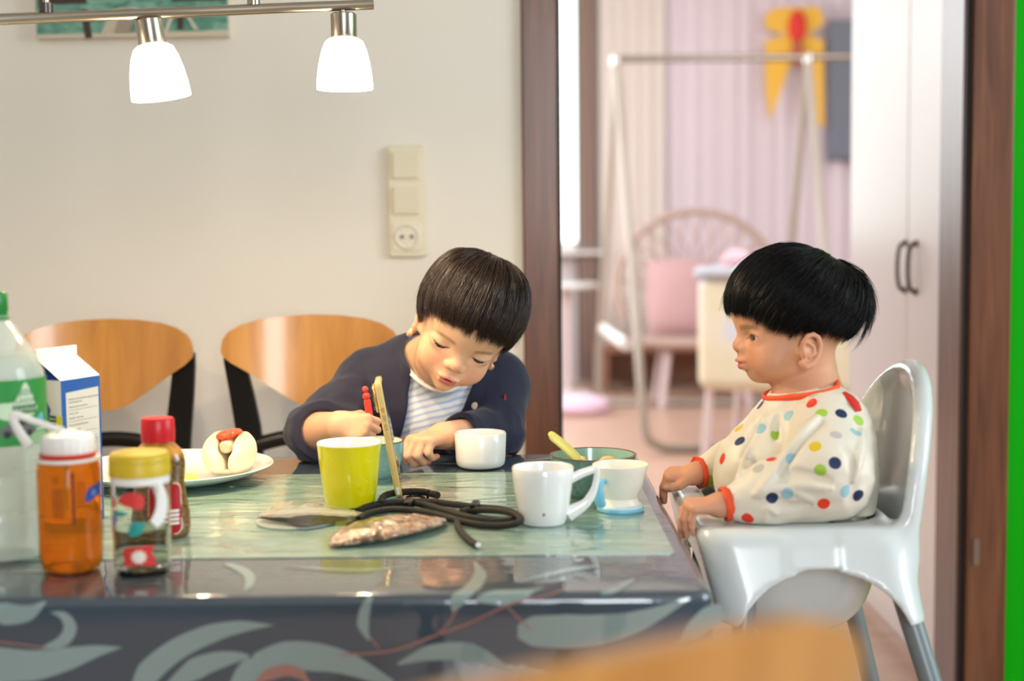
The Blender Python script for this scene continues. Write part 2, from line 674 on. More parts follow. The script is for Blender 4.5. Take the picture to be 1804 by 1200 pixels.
# ------------------------------------------------- folding cot in pale yellow fabric
m_cot = mat('pale_yellow_cot_cloth', (244, 232, 200), rough=0.85)
noise_color(m_cot, [(0.42, (234, 224, 194)), (0.55, (236, 228, 208)), (0.63, (220, 222, 232))], (1, 1, 1), 3.0, 2)
ct = thing('travel_cot', 'pale yellow fabric travel cot on slim legs behind the toddler', 'cot', (1.335, 6.33, 0), math.radians(-28))
cb = MB()
cb.add(prism(rrect(0.92, 0.5, 0.07, 6), 0.36, 0.872))
obj('fabric_body', cb, m_cot, ct, bevel=0.05, bseg=4)
m_cot_rim = mat('cot_rim_padding', (188, 190, 200), rough=0.7)
obj('rim', tube([(x, y, 0.882) for x, y in rrect(0.91, 0.49, 0.07, 6)], 0.03, 10, closed=True), m_cot_rim, ct)
for sx in (-1, 1):
    for sy in (-1, 1):
        obj('leg', tube([(0.40 * sx, 0.20 * sy, 0.40), (0.41 * sx, 0.21 * sy, 0.2), (0.42 * sx, 0.22 * sy, 0.035)], 0.02, 10), m_pinkw, ct)
    obj('foot_bar', box(0.42 * sx - 0.03, 0.42 * sx + 0.03, -0.26, 0.26, 0.0, 0.04), m_frame_white, ct, bevel=0.012)
for n_, c, x, y, r, lab in (('soft_toy', (226, 186, 196), -0.30, -0.14, 0.07, 'small pink soft toy lying on top of the yellow cot'),
                            ('soft_toy', (150, 166, 206), -0.08, -0.13, 0.08, 'blue grey soft toy lying on top of the yellow cot')):
    p = rotz(math.radians(-28)) @ np.array([x, y, 0]) + np.array([1.335, 6.33, 0])
    tb = MB()
    tb.add(tf(lathe([(0, 0)] + [(r * math.sin(math.radians(a)), r * 0.8 * (1 - math.cos(math.radians(a)))) for a in range(20, 170, 15)] + [(0, r * 1.6)], 18)))
    tb.add(tf(lathe([(0, 0)] + [(r * 0.5 * math.sin(math.radians(a)), r * 0.45 * (1 - math.cos(math.radians(a)))) for a in range(20, 170, 15)] + [(0, r * 0.9)], 14), None, (r * 0.8, 0, r * 0.25)))
    tag(obj(n_, tb, mat(n_ + '_plush', c, rough=0.95), loc=(p[0], p[1], 0.8765)), lab, 'soft toy')

# ------------------------------------------------- other things at the far end
m_grey_cloth = mat('grey_blind_cloth', (122, 128, 140), rough=0.75)
gp = thing('wall_panel', 'grey rectangular fabric panel hanging on the far wall beside the wardrobe', 'wall panel', (2.52, 9.76, 1.55))
obj('fabric', box(-0.36, 0.36, -0.012, 0.012, 0.0, 0.92), m_grey_cloth, gp, bevel=0.004)
obj('bottom_rail', box(-0.36, 0.36, -0.018, 0.018, -0.03, 0.0), mat('grey_rail', (104, 108, 116), rough=0.5), gp, bevel=0.004)
m_yel = mat('yellow_paper', (240, 190, 72), rough=0.7)
m_red = mat('red_paper', (226, 60, 52), rough=0.7)
kt = thing('paper_kite', 'yellow paper kite with long tails and red centre hanging on the curtain', 'paper kite', (1.93, 9.72, 2.35))
kb = MB()
kb.add(on_plane(prism([(-0.2, 0.16), (-0.12, 0.2), (0.16, 0.2), (0.2, 0.1), (0.1, 0.02), (-0.1, 0.03), (-0.2, 0.06)], 0, 0.008), (0, 0, 0), (1, 0, 0), (0, 0, 1)))
obj('wings', kb, m_yel, kt)
for tri in ([(-0.2, -0.02), (0.02, 0.04), (-0.04, -0.2), (-0.17, -0.56), (-0.2, -0.3)], [(0.0, 0.04), (0.19, -0.02), (0.2, -0.6), (0.12, -0.58), (0.08, -0.26)]):
    obj('tail', on_plane(prism(tri, 0, 0.008), (0, 0.004, 0), (1, 0, 0), (0, 0, 1)), m_yel, kt)
obj('head', tf(lathe([(0, -0.11)] + [(0.06 * math.sin(math.radians(a)), -0.11 * math.cos(math.radians(a))) for a in range(20, 170, 15)] + [(0, 0.11)], 18, 1, 0.6), None, (0.01, -0.03, 0.07)), m_red, kt)
obj('tassel', tf(lathe([(0, -0.16), (0.03, -0.15), (0.045, -0.08), (0.03, 0), (0, 0.0)], 14), None, (0.01, -0.03, -0.03)), mat('orange_brown_paper', (186, 104, 76), rough=0.8), kt)
st = thing('side_table', 'small round white side table below the bright window', 'side table', (0.36, 9.2, 0))
obj('table_top', lathe([(0, 0.70), (0.2, 0.70), (0.21, 0.715), (0.2, 0.73), (0, 0.73)], 32), m_frame_white, st)
obj('column', lathe([(0, 0.03), (0.03, 0.03), (0.025, 0.35), (0.03, 0.70), (0, 0.70)], 16), m_pinkw, st)
obj('base', lathe([(0, 0.0), (0.16, 0.0), (0.16, 0.02), (0.04, 0.035), (0, 0.035)], 32), m_frame_white, st)
m_bench = mat('brown_bench_wood', (150, 108, 84), rough=0.5)
bn = thing('low_bench', 'low brown wooden bench standing before the far curtains', 'bench', (1.3, 9.5, 0))
obj('top', box(-0.75, 0.75, -0.17, 0.17, 0.26, 0.30), m_bench, bn, bevel=0.006)
for sx in (-0.68, 0.68):
    obj('side_panel', box(sx - 0.02, sx + 0.02, -0.15, 0.15, 0, 0.26), m_bench, bn)
obj('back_panel', box(-0.66, 0.66, 0.12, 0.14, 0.04, 0.26), m_bench, bn)
cu = obj('floor_cushion', tf(lathe([(0, 0), (0.13, 0.0), (0.17, 0.035), (0.16, 0.08), (0.08, 0.105), (0, 0.11)], 28), None, (0.4, 8.3, 0)), mat('pale_pink_plush', (236, 206, 226), rough=0.95))
tag(cu, 'small pale pink cushion lying on the back room floor', 'cushion')

# ================================================================= on the cream wall
# canvas picture
pc = thing('picture', 'canvas painting of a wooden pier over green water on the cream wall', 'picture', (-0.738, 2.838, 1.474))
pm = [mat('canvas_edge', (214, 200, 176), rough=0.8), mat('sea_green_paint', (108, 158, 140), rough=0.7), mat('dark_timber_paint', (70, 56, 50), rough=0.7),
      mat('pale_timber_paint', (196, 186, 164), rough=0.7), mat('brown_timber_paint', (120, 96, 78), rough=0.7), mat('pale_sand_paint', (206, 196, 176), rough=0.7)]
noise_color(pm[1], [(0.3, (66, 112, 96)), (0.5, (104, 154, 136)), (0.72, (146, 186, 166))], (3, 1, 9), 7, 5, 1.2)
p = MB()
p.add(box(-0.188, 0.188, -0.012, 0.012, 0.0, 0.3), 0)
X = lambda px: (px - 237) / 2505 * 2.826
Z = lambda py: (68 - py) / 2505 * 2.826


def pq(pts, mi, k):
    p.add(on_plane(prism([(X(a), Z(c)) for a, c in pts], 0, 0.0006), (0, -0.0122 - 0.0004 * k, 0), (1, 0, 0), (0, 0, 1)), mi)


pq([(72, 62), (404, 58), (404, -190), (72, -190)], 1, 0)
pq([(72, 69), (200, 67), (300, 62), (404, 64), (404, 57), (370, 58), (330, 61), (210, 62), (72, 63)], 5, 1)
pq([(180, 66), (200, 60), (214, 20), (204, 20)], 3, 2)
pq([(200, 62), (232, 62), (248, 18), (214, 18)], 3, 2)
for k in range(7):
    pq([(206 + k * 2, 60 - k * 6), (240, 60 - k * 6), (241, 57 - k * 6), (207 + k * 2, 57 - k * 6)], 4, 3)
pq([(149, 20), (161, 20), (168, 68), (156, 70)], 2, 2)
pq([(292, 60), (298, 60), (316, 22), (308, 22)], 5, 3)
pq([(316, 56), (326, 56), (328, 18), (317, 18)], 2, 4)
pq([(345, 56), (353, 56), (336, 30), (330, 30)], 5, 3)
pq([(300, 34), (345, 34), (345, 24), (300, 24)], 2, 3)
pq([(78, 12), (160, 10), (160, -6), (78, -6)], 2, 2)
pq([(308, 8), (404, 6), (404, -16), (308, -16)], 2, 2)
pq([(88, -30), (404, -36), (404, -50), (88, -48)], 3, 2)
pq([(72, -110), (404, -118), (404, -180), (72, -180)], 5, 1)
obj('canvas', p, pm, pc, smooth=False)

# switch and socket plate
m_ivory = mat('ivory_plastic', (222, 212, 186), rough=0.35)
m_socket = mat('socket_plastic', (224, 216, 196), rough=0.3)
sp = thing('switch_panel', 'ivory wall plate with two rocker switches above a power socket', 'switch plate', (-0.2065, 2.849, 1.148))
uz = ((0, 0, 0), (1, 0, 0), (0, 0, 1))
obj('plate', on_plane(prism(rrect(0.077, 0.222, 0.009), 0, 0.011), *uz), m_ivory, sp, bevel=0.004)
for zc in (0.072, 0.002):
    fr = obj('switch_frame', on_plane(prism(rrect(0.060, 0.060, 0.006), 0.0, 0.0125), (0, 0, zc), *uz[1:]), m_ivory, sp, bevel=0.001)
    obj('rocker', tf(on_plane(prism(rrect(0.052, 0.052, 0.004), 0, 0.006), (0, 0, 0), *uz[1:]), rotx(math.radians(3)), (0, -0.012, zc)), m_ivory, fr, bevel=0.0016)
so = obj('socket', tf(MB().add(lathe([(0.026, 0.012), (0.026, 0.015), (0.0225, 0.0165), (0.0205, 0.015), (0.0195, 0.003), (0, 0.003)], 40)).vf(), rotx(math.radians(90)), (0, 0, -0.07)), m_socket, sp)
obj('socket_frame', on_plane(prism(rrect(0.058, 0.058, 0.007), 0.0, 0.0135), (0, 0, -0.07), *uz[1:]), m_socket, sp, bevel=0.001)
pin = MB()
for dx in (-0.0095, 0.0095):
    pin.add(tf(lathe([(0, 0.0), (0.0036, 0.0), (0.0036, 0.0046), (0, 0.0046)], 12), rotx(math.radians(90)), (dx, -0.0125, -0.07)))
obj('pin_hole', pin, mat('socket_dark', (70, 70, 68), rough=0.6), so)
for q_ in ((-0.0505, -0.048), (-0.092, -0.0895)):
    obj('earth_clip', box(-0.003, 0.003, -0.015, -0.003, *q_), m_steel_dull, so)

# ================================================================= hanging rail lamp
m_nickel = mat('brushed_nickel', (176, 168, 154), rough=0.28, metal=1)
m_shade = mat('opal_glass_lit', (250, 246, 238), rough=0.25, emit=(1.0, 0.80, 0.55), emit_s=9.0)
lamp0 = atY(608, 110, 1.90)
lamp1 = atY(278, 125, 1.82)
lp = thing('rail_lamp', 'brushed nickel rail lamp with opal glass bell shades hanging over the table', 'lamp', (-0.45, 1.85, 1.36))
B0 = np.array(lp.location)
rail = [atY(657, 8, 1.915), atY(500, 14, 1.88), atY(265, 24, 1.82), atY(0, 34, 1.72), atY(-260, 46, 1.60)]
RR = spline(rail, 10)
obj('rail', tube(RR - B0, 0.0068, 14), m_nickel, lp)
for k, px, py, Y in ((0, 447, 14, 1.872), (1, 82, 28, 1.758)):
    q = atY(px, py, Y)
    rod = obj('suspension_rod', tube([q - B0, q - B0 + np.array([0, 0, 0.3]), np.array([q[0], q[1], 2.55]) - B0], 0.0042, 10), m_nickel, lp)
    obj('rod_clamp', tf(lathe([(0, -0.011), (0.0085, -0.011), (0.0085, 0.011), (0, 0.013)], 16), None, q - B0 + np.array([0, 0, 0.004])), m_nickel if k == 0 else m_dark_metal, rod)
obj('ceiling_plate', box(-0.33, 0.33, -0.03, 0.03, 1.172, 1.19), m_nickel, lp, bevel=0.005)
shade_prof = [(0.0195, 0.0), (0.0250, -0.004), (0.0300, -0.016), (0.0338, -0.032), (0.0362, -0.048), (0.0372, -0.060), (0.0374, -0.0665),
              (0.0352, -0.0665), (0.0345, -0.05), (0.031, -0.030), (0.024, -0.012), (0.0165, -0.003), (0.0, -0.002)]
sock_prof = [(0, 0.033), (0.0150, 0.033), (0.0172, 0.0315), (0.0172, 0.002), (0.0165, 0.0), (0, 0.0)]
for px, py, Y, tilt in ((606, 68, 1.905, 0), (269, 80, 1.822, -8), (-66, 92, 1.70, 4)):
    c = atY(px, py, Y)
    R = roty(math.radians(tilt))
    # nearest point of the rail above
    k = np.argmin(np.abs(RR[:, 0] - c[0]))
    rp = RR[k]
    hd = obj('lamp_holder', tf(lathe(sock_prof, 28), R, c - B0), m_nickel, lp)
    top = c + R @ np.array([0, 0, 0.033])
    obj('joint', tube([top - B0 - np.array([0, 0, 0.002]), (top + rp) / 2 - B0, rp - B0 + np.array([0, 0, 0.001])], 0.0045, 10), m_nickel, hd)
    obj('glass_shade', tf(lathe(shade_prof, 40), R, c - B0), m_shade, lp)
    l = bpy.data.lights.new('lamp_bulb_light', 'POINT')
    l.energy = 6.0
    l.color = (1.0, 0.74, 0.44)
    l.shadow_soft_size = 0.012
    lo = bpy.data.objects.new('lamp_bulb_light', l)
    COL.objects.link(lo)
    lo.location = c + R @ np.array([0, 0, -0.058])

# ================================================================= table, cloth, runner
T = 0.752
TX0, TX1, TY0, TY1 = -1.42, 0.188, 1.309, 2.140
m_tab = mat('beech_table_wood', (196, 146, 92), rough=0.4)
tb = thing('dining_table', 'wooden dining table under the dark leaf print tablecloth', 'table', (-0.616, 1.72, 0))
obj('tabletop', box(-0.79, 0.79, -0.405, 0.405, 0.715, 0.7485), m_tab, tb, bevel=0.008)
for sx in (-1, 1):
    for sy in (-1, 1):
        obj('leg', box(0.72 * sx - 0.03, 0.72 * sx + 0.03, 0.34 * sy - 0.03, 0.34 * sy + 0.03, 0, 0.715), m_tab, tb, bevel=0.004)

m_cloth = mat('navy_teal_cloth', (44, 64, 80), rough=0.55, coat=1.0, coat_rough=0.045, coat_ior=1.72, bump=(9, 0.12, 0.01), bump_coat=True)
m_leaf = mat('grey_green_leaf_print', (128, 152, 152), rough=0.55, coat=1.0, coat_rough=0.045, coat_ior=1.72, bump=(9, 0.12, 0.01), bump_coat=True)
m_stem = mat('pink_stem_print', (158, 112, 104), rough=0.55, coat=1.0, coat_rough=0.05)
m_dleaf = mat('dark_leaf_print', (34, 38, 46), rough=0.55, coat=1.0, coat_rough=0.05)
cb = MB()
RE = 0.010


def edge_ring(off, z):
    """rounded outline of the cloth at a distance off outside the table edge"""
    return [(x, y, z) for x, y in rrect(TX1 - TX0 + 2 * off, TY1 - TY0 + 2 * off, max(0.02 + off, 0.004), 6, (TX0 + TX1) / 2, (TY0 + TY1) / 2)]


rings = [edge_ring(-RE - 0.04, T)]
for k in range(7):
    a = math.pi / 2 * k / 6
    rings.append(edge_ring(-RE + RE * math.sin(a), T - RE + RE * math.cos(a)))
for z in (0.72, 0.69, 0.65, 0.61):
    rings.append(edge_ring(0.0, z))
n = len(rings[0])
v = [p for r in rings for p in r]
f = [tuple(range(n))]
for k in range(len(rings) - 1):
    f += [(k * n + i, (k + 1) * n + i, (k + 1) * n + (i + 1) % n, k * n + (i + 1) % n) for i in range(n)]
cb.add((v, f), 0)


def cloth_pt(s, t, off=0.0006):
    """s along the front edge (world x), t distance from the fold: negative on the top, positive down the front"""
    r = RE
    q = r * math.pi / 2
    if t < -q / 2:
        return (s, TY0 + r - q / 2 - t - q / 2 + 0 * t if False else TY0 + r + (-t - q / 2), T + off)
    if t > q / 2:
        return (s, TY0 - off, T - r - (t - q / 2))
    a = (t + q / 2) / r
    return (s, TY0 + r - (r + off) * math.sin(a), T - r + (r + off) * math.cos(a))


def st(px, py):
    """pixel on the cloth to (s, t)"""
    q = RE * math.pi / 2
    p = atZ(px, py, T)
    if p[1] > TY0 + RE:
        return p[0], -(p[1] - TY0 - RE) - q / 2
    p = atY(px, py, TY0)
    if p[2] > T - RE:
        return p[0], (T - RE / 2 - p[2]) * 1.3
    return p[0], T - RE - p[2] + q / 2


def leaf(px_mid, w_px, mi, off=0.0006):
    mid = [st(*q) for q in px_mid]
    w = [k * 1.31 / 2505 for k in w_px]
    v, f = strip(mid, w)
    cb.add(([cloth_pt(a[0], a[1], off) for a in v], f), mi)


leaf([(236, 1230), (262, 1185), (310, 1145), (370, 1117), (425, 1104), (484, 1101)], [10, 22, 20, 17, 11, 0], 1)
leaf([(300, 1210), (345, 1178), (385, 1163), (420, 1157), (448, 1156)], [10, 20, 16, 9, 0], 1)
leaf([(405, 1225), (440, 1185), (500, 1158), (560, 1158), (620, 1172), (690, 1205)], [8, 24, 28, 26, 20, 8], 1)
leaf([(452, 1204), (475, 1188), (505, 1181), (530, 1188), (545, 1204)], [4, 11, 11, 9, 2], 2, 0.001)
leaf([(-60, 1175), (0, 1172), (60, 1172), (120, 1160), (170, 1147), (217, 1140)], [34, 33, 28, 21, 11, 0], 1)
leaf([(88, 1078), (112, 1085), (124, 1105), (112, 1128), (76, 1143)], [0, 8, 12, 11, 4], 1)
leaf([(-40, 1075), (10, 1082), (50, 1080), (80, 1066)], [10, 20, 14, 2], 1)
leaf([(-30, 1128), (30, 1134), (80, 1141)], [1.5, 1.5, 1.5], 2, 0.001)
leaf([(657, 1050), (644, 1072), (640, 1100), (650, 1128)], [2, 9, 11, 2], 1)
leaf([(668, 1142), (652, 1122)], [1.5, 1.5], 2, 0.001)
leaf([(836, 990), (846, 1012), (830, 1038), (806, 1062), (798, 1078)], [2, 12, 17, 13, 2], 1)
leaf([(600, 1154), (690, 1146), (760, 1122), (830, 1096), (890, 1068), (930, 1060)], [1.8, 2, 2, 2, 2, 1.6], 2, 0.001)
leaf([(930, 1060), (972, 1054), (1000, 1040)], [1.6, 1.6, 1.4], 2, 0.001)
leaf([(770, 1118), (790, 1098), (804, 1074)], [1.6, 1.6, 1.4], 2, 0.001)
leaf([(895, 1070), (915, 1090), (935, 1108)], [1.6, 1.6, 1.4], 2, 0.001)
leaf([(912, 1112), (940, 1112), (1000, 1112), (1060, 1108), (1130, 1092), (1215, 1058)], [12, 28, 31, 27, 18, 2], 1)
leaf([(1196, 1128), (1222, 1108), (1250, 1086), (1275, 1076)], [2, 16, 19, 14], 1)
leaf([(840, 1062), (880, 1054), (920, 1048), (960, 1036)], [4, 20, 18, 2], 1)
leaf([(924, 1024), (965, 1014), (1010, 1004), (1060, 998)], [2, 12, 14, 3], 1)
leaf([(1060, 1052), (1082, 1040), (1105, 1028), (1118, 1020)], [3, 11, 10, 1], 1)
leaf([(400, 994), (425, 1004), (440, 1018), (438, 1034), (428, 1044)], [10, 13, 10, 7, 0], 1)
leaf([(500, 999), (560, 1003), (640, 1006), (730, 1000)], [2, 9, 10, 2], 1)
leaf([(20, 1010), (70, 1008), (130, 1016)], [3, 7, 1], 1)
leaf([(700, 1170), (760, 1150), (830, 1150), (900, 1180)], [2, 15, 18, 3], 1)
for k in range(10):       # print beyond what the photograph frames
    x0 = -0.62 - 0.085 * k
    z0 = 0.03 + 0.02 * (k % 3)
    v_, f_ = strip([(x0, z0), (x0 + 0.03, z0 + 0.02), (x0 + 0.07, z0 + 0.015 * (k % 2)), (x0 + 0.11, z0 - 0.02)], [0.002, 0.014, 0.012, 0.0])
    cb.add(([cloth_pt(a[0], a[1]) for a in v_], f_), 1)
for k in range(16):       # lower down the drop
    x0 = -0.55 + 0.048 * k
    z0 = 0.108 + 0.012 * (k % 3)
    v_, f_ = strip([(x0, z0), (x0 + 0.02, z0 + 0.015), (x0 + 0.05, z0 + 0.012 * (k % 2)), (x0 + 0.08, z0 - 0.02)], [0.002, 0.012, 0.010, 0.0])
    cb.add(([cloth_pt(a[0], a[1]) for a in v_], f_), 1)
# leaves on the back strip of the top
for (x0, y0, a, l, w) in ((-0.30, 2.06, 0.3, 0.12, 0.02), (-0.12, 2.05, -0.4, 0.10, 0.018), (0.02, 2.07, 0.2, 0.13, 0.02), (-0.55, 2.08, 0.1, 0.14, 0.02), (-0.8, 2.06, -0.2, 0.14, 0.02), (-1.1, 2.05, 0.3, 0.15, 0.022)):
    v_, f_ = strip([(0, 0), (l * 0.35, 0.012), (l * 0.7, 0.006), (l, -0.012)], [0.002, w * 0.5, w * 0.42, 0])
    V = np.array(v_) @ rotz(a).T + np.array([x0, y0, T + 0.0006])
    cb.add((V, f_), 1)
cl = obj('tablecloth', cb, [m_cloth, m_leaf, m_stem, m_dleaf], angle=30)
tag(cl, 'dark teal tablecloth with pale leaf print and glossy clear surface', 'tablecloth')

m_runner = mat('sage_runner_cloth', (126, 158, 140), rough=0.6, coat=1.0, coat_rough=0.05, coat_ior=1.75)
noise_color(m_runner, [(0.28, (104, 138, 132)), (0.45, (126, 158, 148)), (0.6, (146, 176, 160)), (0.80, (174, 192, 164))], (1.2, 7, 1), 4.0, 6, 1.5, 'Object', 0.65)
nt = m_runner.node_tree
tc = nt.nodes.new('ShaderNodeTexCoord')
mp = nt.nodes.new('ShaderNodeMapping')
mp.inputs['Scale'].default_value = (4, 9, 1)
nn = nt.nodes.new('ShaderNodeTexNoise')
nn.inputs['Scale'].default_value = 3.0
nn.inputs['Detail'].default_value = 3
nn.inputs['Distortion'].default_value = 0.8
bp = nt.nodes.new('ShaderNodeBump')
bp.inputs['Strength'].default_value = 0.5
bp.inputs['Distance'].default_value = 0.006
nt.links.new(tc.outputs['Object'], mp.inputs['Vector'])
nt.links.new(mp.outputs['Vector'], nn.inputs['Vector'])
nt.links.new(nn.outputs['Fac'], bp.inputs['Height'])
nt.links.new(bp.outputs['Normal'], nt.nodes['Principled BSDF'].inputs['Coat Normal'])
TZ = T + 0.0012
rn = MB()
RW = 0.168 + 1.30
rn.add(prism(rrect(RW, 0.505, 0.004, 3, 0.168 - RW / 2, 1.717), T + 0.0002, TZ))
rno = obj('table_runner', rn, m_runner, smooth=False)
tag(rno, 'sage green table runner lying along the middle of the table', 'table runner')

# ================================================================= chairs
m_beech = mat('lacquered_beech', (200, 134, 64), rough=0.3, coat=0.5, coat_rough=0.12)
noise_color(m_beech, [(0.3, (172, 116, 54)), (0.55, (194, 138, 68)), (0.8, (208, 156, 88))], (14, 14, 0.9), 1.6, 4, 0.4)
m_blackp = mat('black_lacquer', (16, 15, 15), rough=0.35)


def chair_back():
    nu, nv = 48, 14
    top = [(-1, 0.884), (-0.985, 0.897), (-0.93, 0.910), (-0.8, 0.922), (-0.6, 0.931), (-0.3, 0.9365), (0, 0.938)]
    bot = [(-1, 0.876), (-0.985, 0.868), (-0.9, 0.856), (-0.7, 0.836), (-0.45, 0.808), (-0.22, 0.784), (-0.1, 0.776), (0, 0.774)]
    us = np.sin(np.linspace(-1, 1, nu + 1) * math.pi / 2)
    v, f = [], []
    for s in (0, 1):
        for u in us:
            zt = np.interp(-abs(u), [a for a, _ in top], [c for _, c in top])
            zb = np.interp(-abs(u), [a for a, _ in bot], [c for _, c in bot])
            for j in range(nv + 1):
                z = zb + (zt - zb) * j / nv
                y = -0.034 * u * u + 0.02 * (z - 0.77) / 0.17 + (0.012 if s else 0)
                v.append((u * 0.158, y, z))
    N = (nu + 1) * (nv + 1)
    for s in (0, 1):
        for i in range(nu):
            for j in range(nv):
                k = s * N + i * (nv + 1) + j
                q = (k, k + 1, k + nv + 2, k + nv + 1)
                f.append(q[::-1] if s else q)
    for i in range(nu):
        for j in (0, nv):
            a = i * (nv + 1) + j
            f.append((a, a + nv + 1, N + a + nv + 1, N + a))
    for i in (0, nu):
        for j in range(nv):
            a = i * (nv + 1) + j
            f.append((a, a + 1, N + a + 1, N + a))
    return v, f


def make_chair(label, loc, rz):
    ch = thing('dining_chair', label, 'chair', loc, rz, None)
    obj('backrest', chair_back(), m_beech, ch, bevel=0.004, angle=30)
    fr = MB()
    for s in (-1, 1):
        sec = []
        for x0, x1, y, z in ((0.155, 0.158, -0.020, 0.878), (0.118, 0.157, -0.016, 0.853), (0.108, 0.151, -0.006, 0.80), (0.098, 0.144, 0.000, 0.74), (0.094, 0.140, 0.0, 0.695), (0.10, 0.136, 0.0, 0.60), (0.105, 0.132, 0.0, 0.46)):
            sec.append([(s * x0, y + 0.013, z), (s * x1, y + 0.013, z), (s * x1, y + 0.030, z), (s * x0, y + 0.030, z)])
        V = [p_ for q in sec for p_ in q]
        Fc = [(0, 1, 2, 3)[::-1], tuple(len(V) - 4 + k for k in range(4))]
        for i in range(len(sec) - 1):
            for k in range(4):
                Fc.append((i * 4 + k, i * 4 + (k + 1) % 4, i * 4 + 4 + (k + 1) % 4, i * 4 + 4 + k))
        fr.add((V, Fc))
    obj('back_frame', fr, m_blackp, ch, bevel=0.003)
    obj('crossbar', tube(spline([(-0.118, 0.02, 0.70), (-0.06, 0.022, 0.714), (0.0, 0.024, 0.72), (0.06, 0.022, 0.714), (0.118, 0.02, 0.70)], 5), 0.014, 10, flat=(1, 0.7)), m_blackp, ch)
    obj('seat', prism(rrect(0.36, 0.36, 0.07, 6, 0, -0.17), 0.43, 0.455), m_beech, ch, bevel=0.006)
    for s in (-1, 1):
        obj('leg', tube([(s * 0.12, 0.02, 0.47), (s * 0.135, 0.035, 0.25), (s * 0.15, 0.06, 0.0)], 0.014, 10), m_blackp, ch)
        obj('leg', tube([(s * 0.13, -0.30, 0.44), (s * 0.14, -0.315, 0.22), (s * 0.15, -0.33, 0.0)], 0.014, 10), m_blackp, ch)
    return ch


c1 = make_chair('empty beech backed chair with black frame behind the milk carton', (-0.7245, 2.53, 0), 0.0)
c2 = dup(c1, (-0.358, 2.53, 0.004), 0.0, 'beech backed chair with black frame that the boy sits on')
c3 = dup(c1, (0.034, 0.557, -0.004), math.pi + math.radians(33), 'blurred beech chair backrest nearest the camera, in front of the table')
for c in (c1, c2, c3):
    c['group'] = 'beech and black dining chairs'

# ================================================================= things on the table


def put(px, py, rb, z=TZ):
    p = atZ(px, py, z)
    return np.array([p[0], p[1] + rb, z])


def px2m(n_, Y):
    return n_ * Y / F


# --- yellow mug
m_ymug = mat('yellow_glaze', (226, 214, 6), rough=0.18, coat=0.6, coat_rough=0.04)
m_wglaze = mat('white_glaze', (240, 240, 238), rough=0.16, coat=0.5, coat_rough=0.04)
P = put(612, 899, 0.031)
h = atY(610, 779, P[1])[2] - TZ
r = px2m(57.5, P[1])
ym = thing('mug', 'tall yellow mug with white inside leaning post for the phone', 'mug', P)
ym['label'] = 'tall yellow mug with white inside, propping up the phone'
prof = [(0, 0.0), (0.026, 0.0), (0.0295, 0.002), (0.0315, 0.010), (0.0345, 0.03), (0.0375, 0.055), (0.0390, 0.072), (r, h - 0.001)]
obj('body', lathe(prof, 64), m_ymug, ym)
obj('white_lining', lathe([(r, h - 0.001), (r - 0.0008, h + 0.0006), (r - 0.002, h), (r - 0.0035, h - 0.008), (0.034, 0.05), (0.028, 0.012), (0.02, 0.006), (0, 0.005)], 64), m_wglaze, ym)

# --- phone
m_case = mat('gold_clear_case', (222, 190, 120), rough=0.18, coat=0.6, coat_rough=0.08)
m_case_edge = mat('gold_case_edge', (226, 196, 128), rough=0.12, coat=0.8, trans=0.35, ior=1.4)
m_screen = mat('phone_screen', (10, 10, 14), rough=0.06, coat=1.0)
m_goldm = mat('gold_metal', (214, 182, 120), rough=0.25, metal=0.9)
L0, L1 = atZ(697, 884, TZ), atY(657, 674, 1.775)
dz = L1[2] - L0[2]
dx = L1[0] - L0[0] + 0.002
ph = thing('phone', 'smartphone in a gold clear case leaning against the yellow mug', 'phone', (L0[0] + 0.001, 1.812, TZ), 0)
a = math.atan2(dx, dz)
LEN = math.hypot(dx, dz)
RP = rotz(math.radians(4)) @ roty(a)
# local: thickness x, width y, length z; screen towards +x
bd = MB()
bd.add(on_plane(prism(rrect(0.072, LEN, 0.011, 6, 0, LEN / 2), -0.0045, 0.0045), (0, 0, 0), (0, 1, 0), (0, 0, 1)))
LIFT = np.array([0, 0, 0.0055 * abs(math.sin(a)) + 0.0008])
obj('case', tf(bd.vf(), RP, LIFT), m_case, ph, bevel=0.0026)
sc = MB()
sc.add(on_plane(prism(rrect(0.067, LEN - 0.006, 0.009, 6, 0, LEN / 2), 0.0045, 0.0049), (0, 0, 0), (0, 1, 0), (0, 0, 1)))
obj('screen', tf(sc.vf(), RP, LIFT), m_screen, ph)
cm = MB()
cm.add(on_plane(prism(rrect(0.034, 0.036, 0.009, 6, -0.016, LEN - 0.023), -0.0085, -0.0045), (0, 0, 0), (0, 1, 0), (0, 0, 1)))
bump = obj('camera_bump', tf(cm.vf(), RP, LIFT), m_goldm, ph, bevel=0.0015)
for wy, wz in ((-0.024, -0.014), (-0.024, -0.031), (-0.008, -0.022)):
    obj('camera_lens', tf(tf(lathe([(0, 0), (0.0062, 0), (0.0062, 0.0016), (0.0052, 0.002), (0, 0.0012)], 20), roty(-math.pi / 2), (-0.0085, wy, LEN + wz)), RP, LIFT), m_screen, bump)
for z0, z1 in ((0.735, 0.775), (0.66, 0.715), (0.58, 0.635)):
    bt = MB()
    bt.add(on_plane(prism(rrect(0.0046, (z1 - z0) * LEN, 0.002, 4, 0, (z0 + z1) / 2 * LEN), 0.0, 0.0012), (0, -0.036, 0), (1, 0, 0), (0, 0, 1)))
    obj('side_button', tf(bt.vf(), RP, LIFT), m_goldm, ph, bevel=0.0004)
sl = MB()
for zz in (0.05, 0.075):
    sl.add(on_plane(prism(rrect(0.0036, 0.0055, 0.0012, 4, 0, zz * LEN), 0.0, 0.0006), (0, -0.036, 0), (1, 0, 0), (0, 0, 1)))
obj('case_slot', tf(sl.vf(), RP, LIFT), m_wglaze, ph)

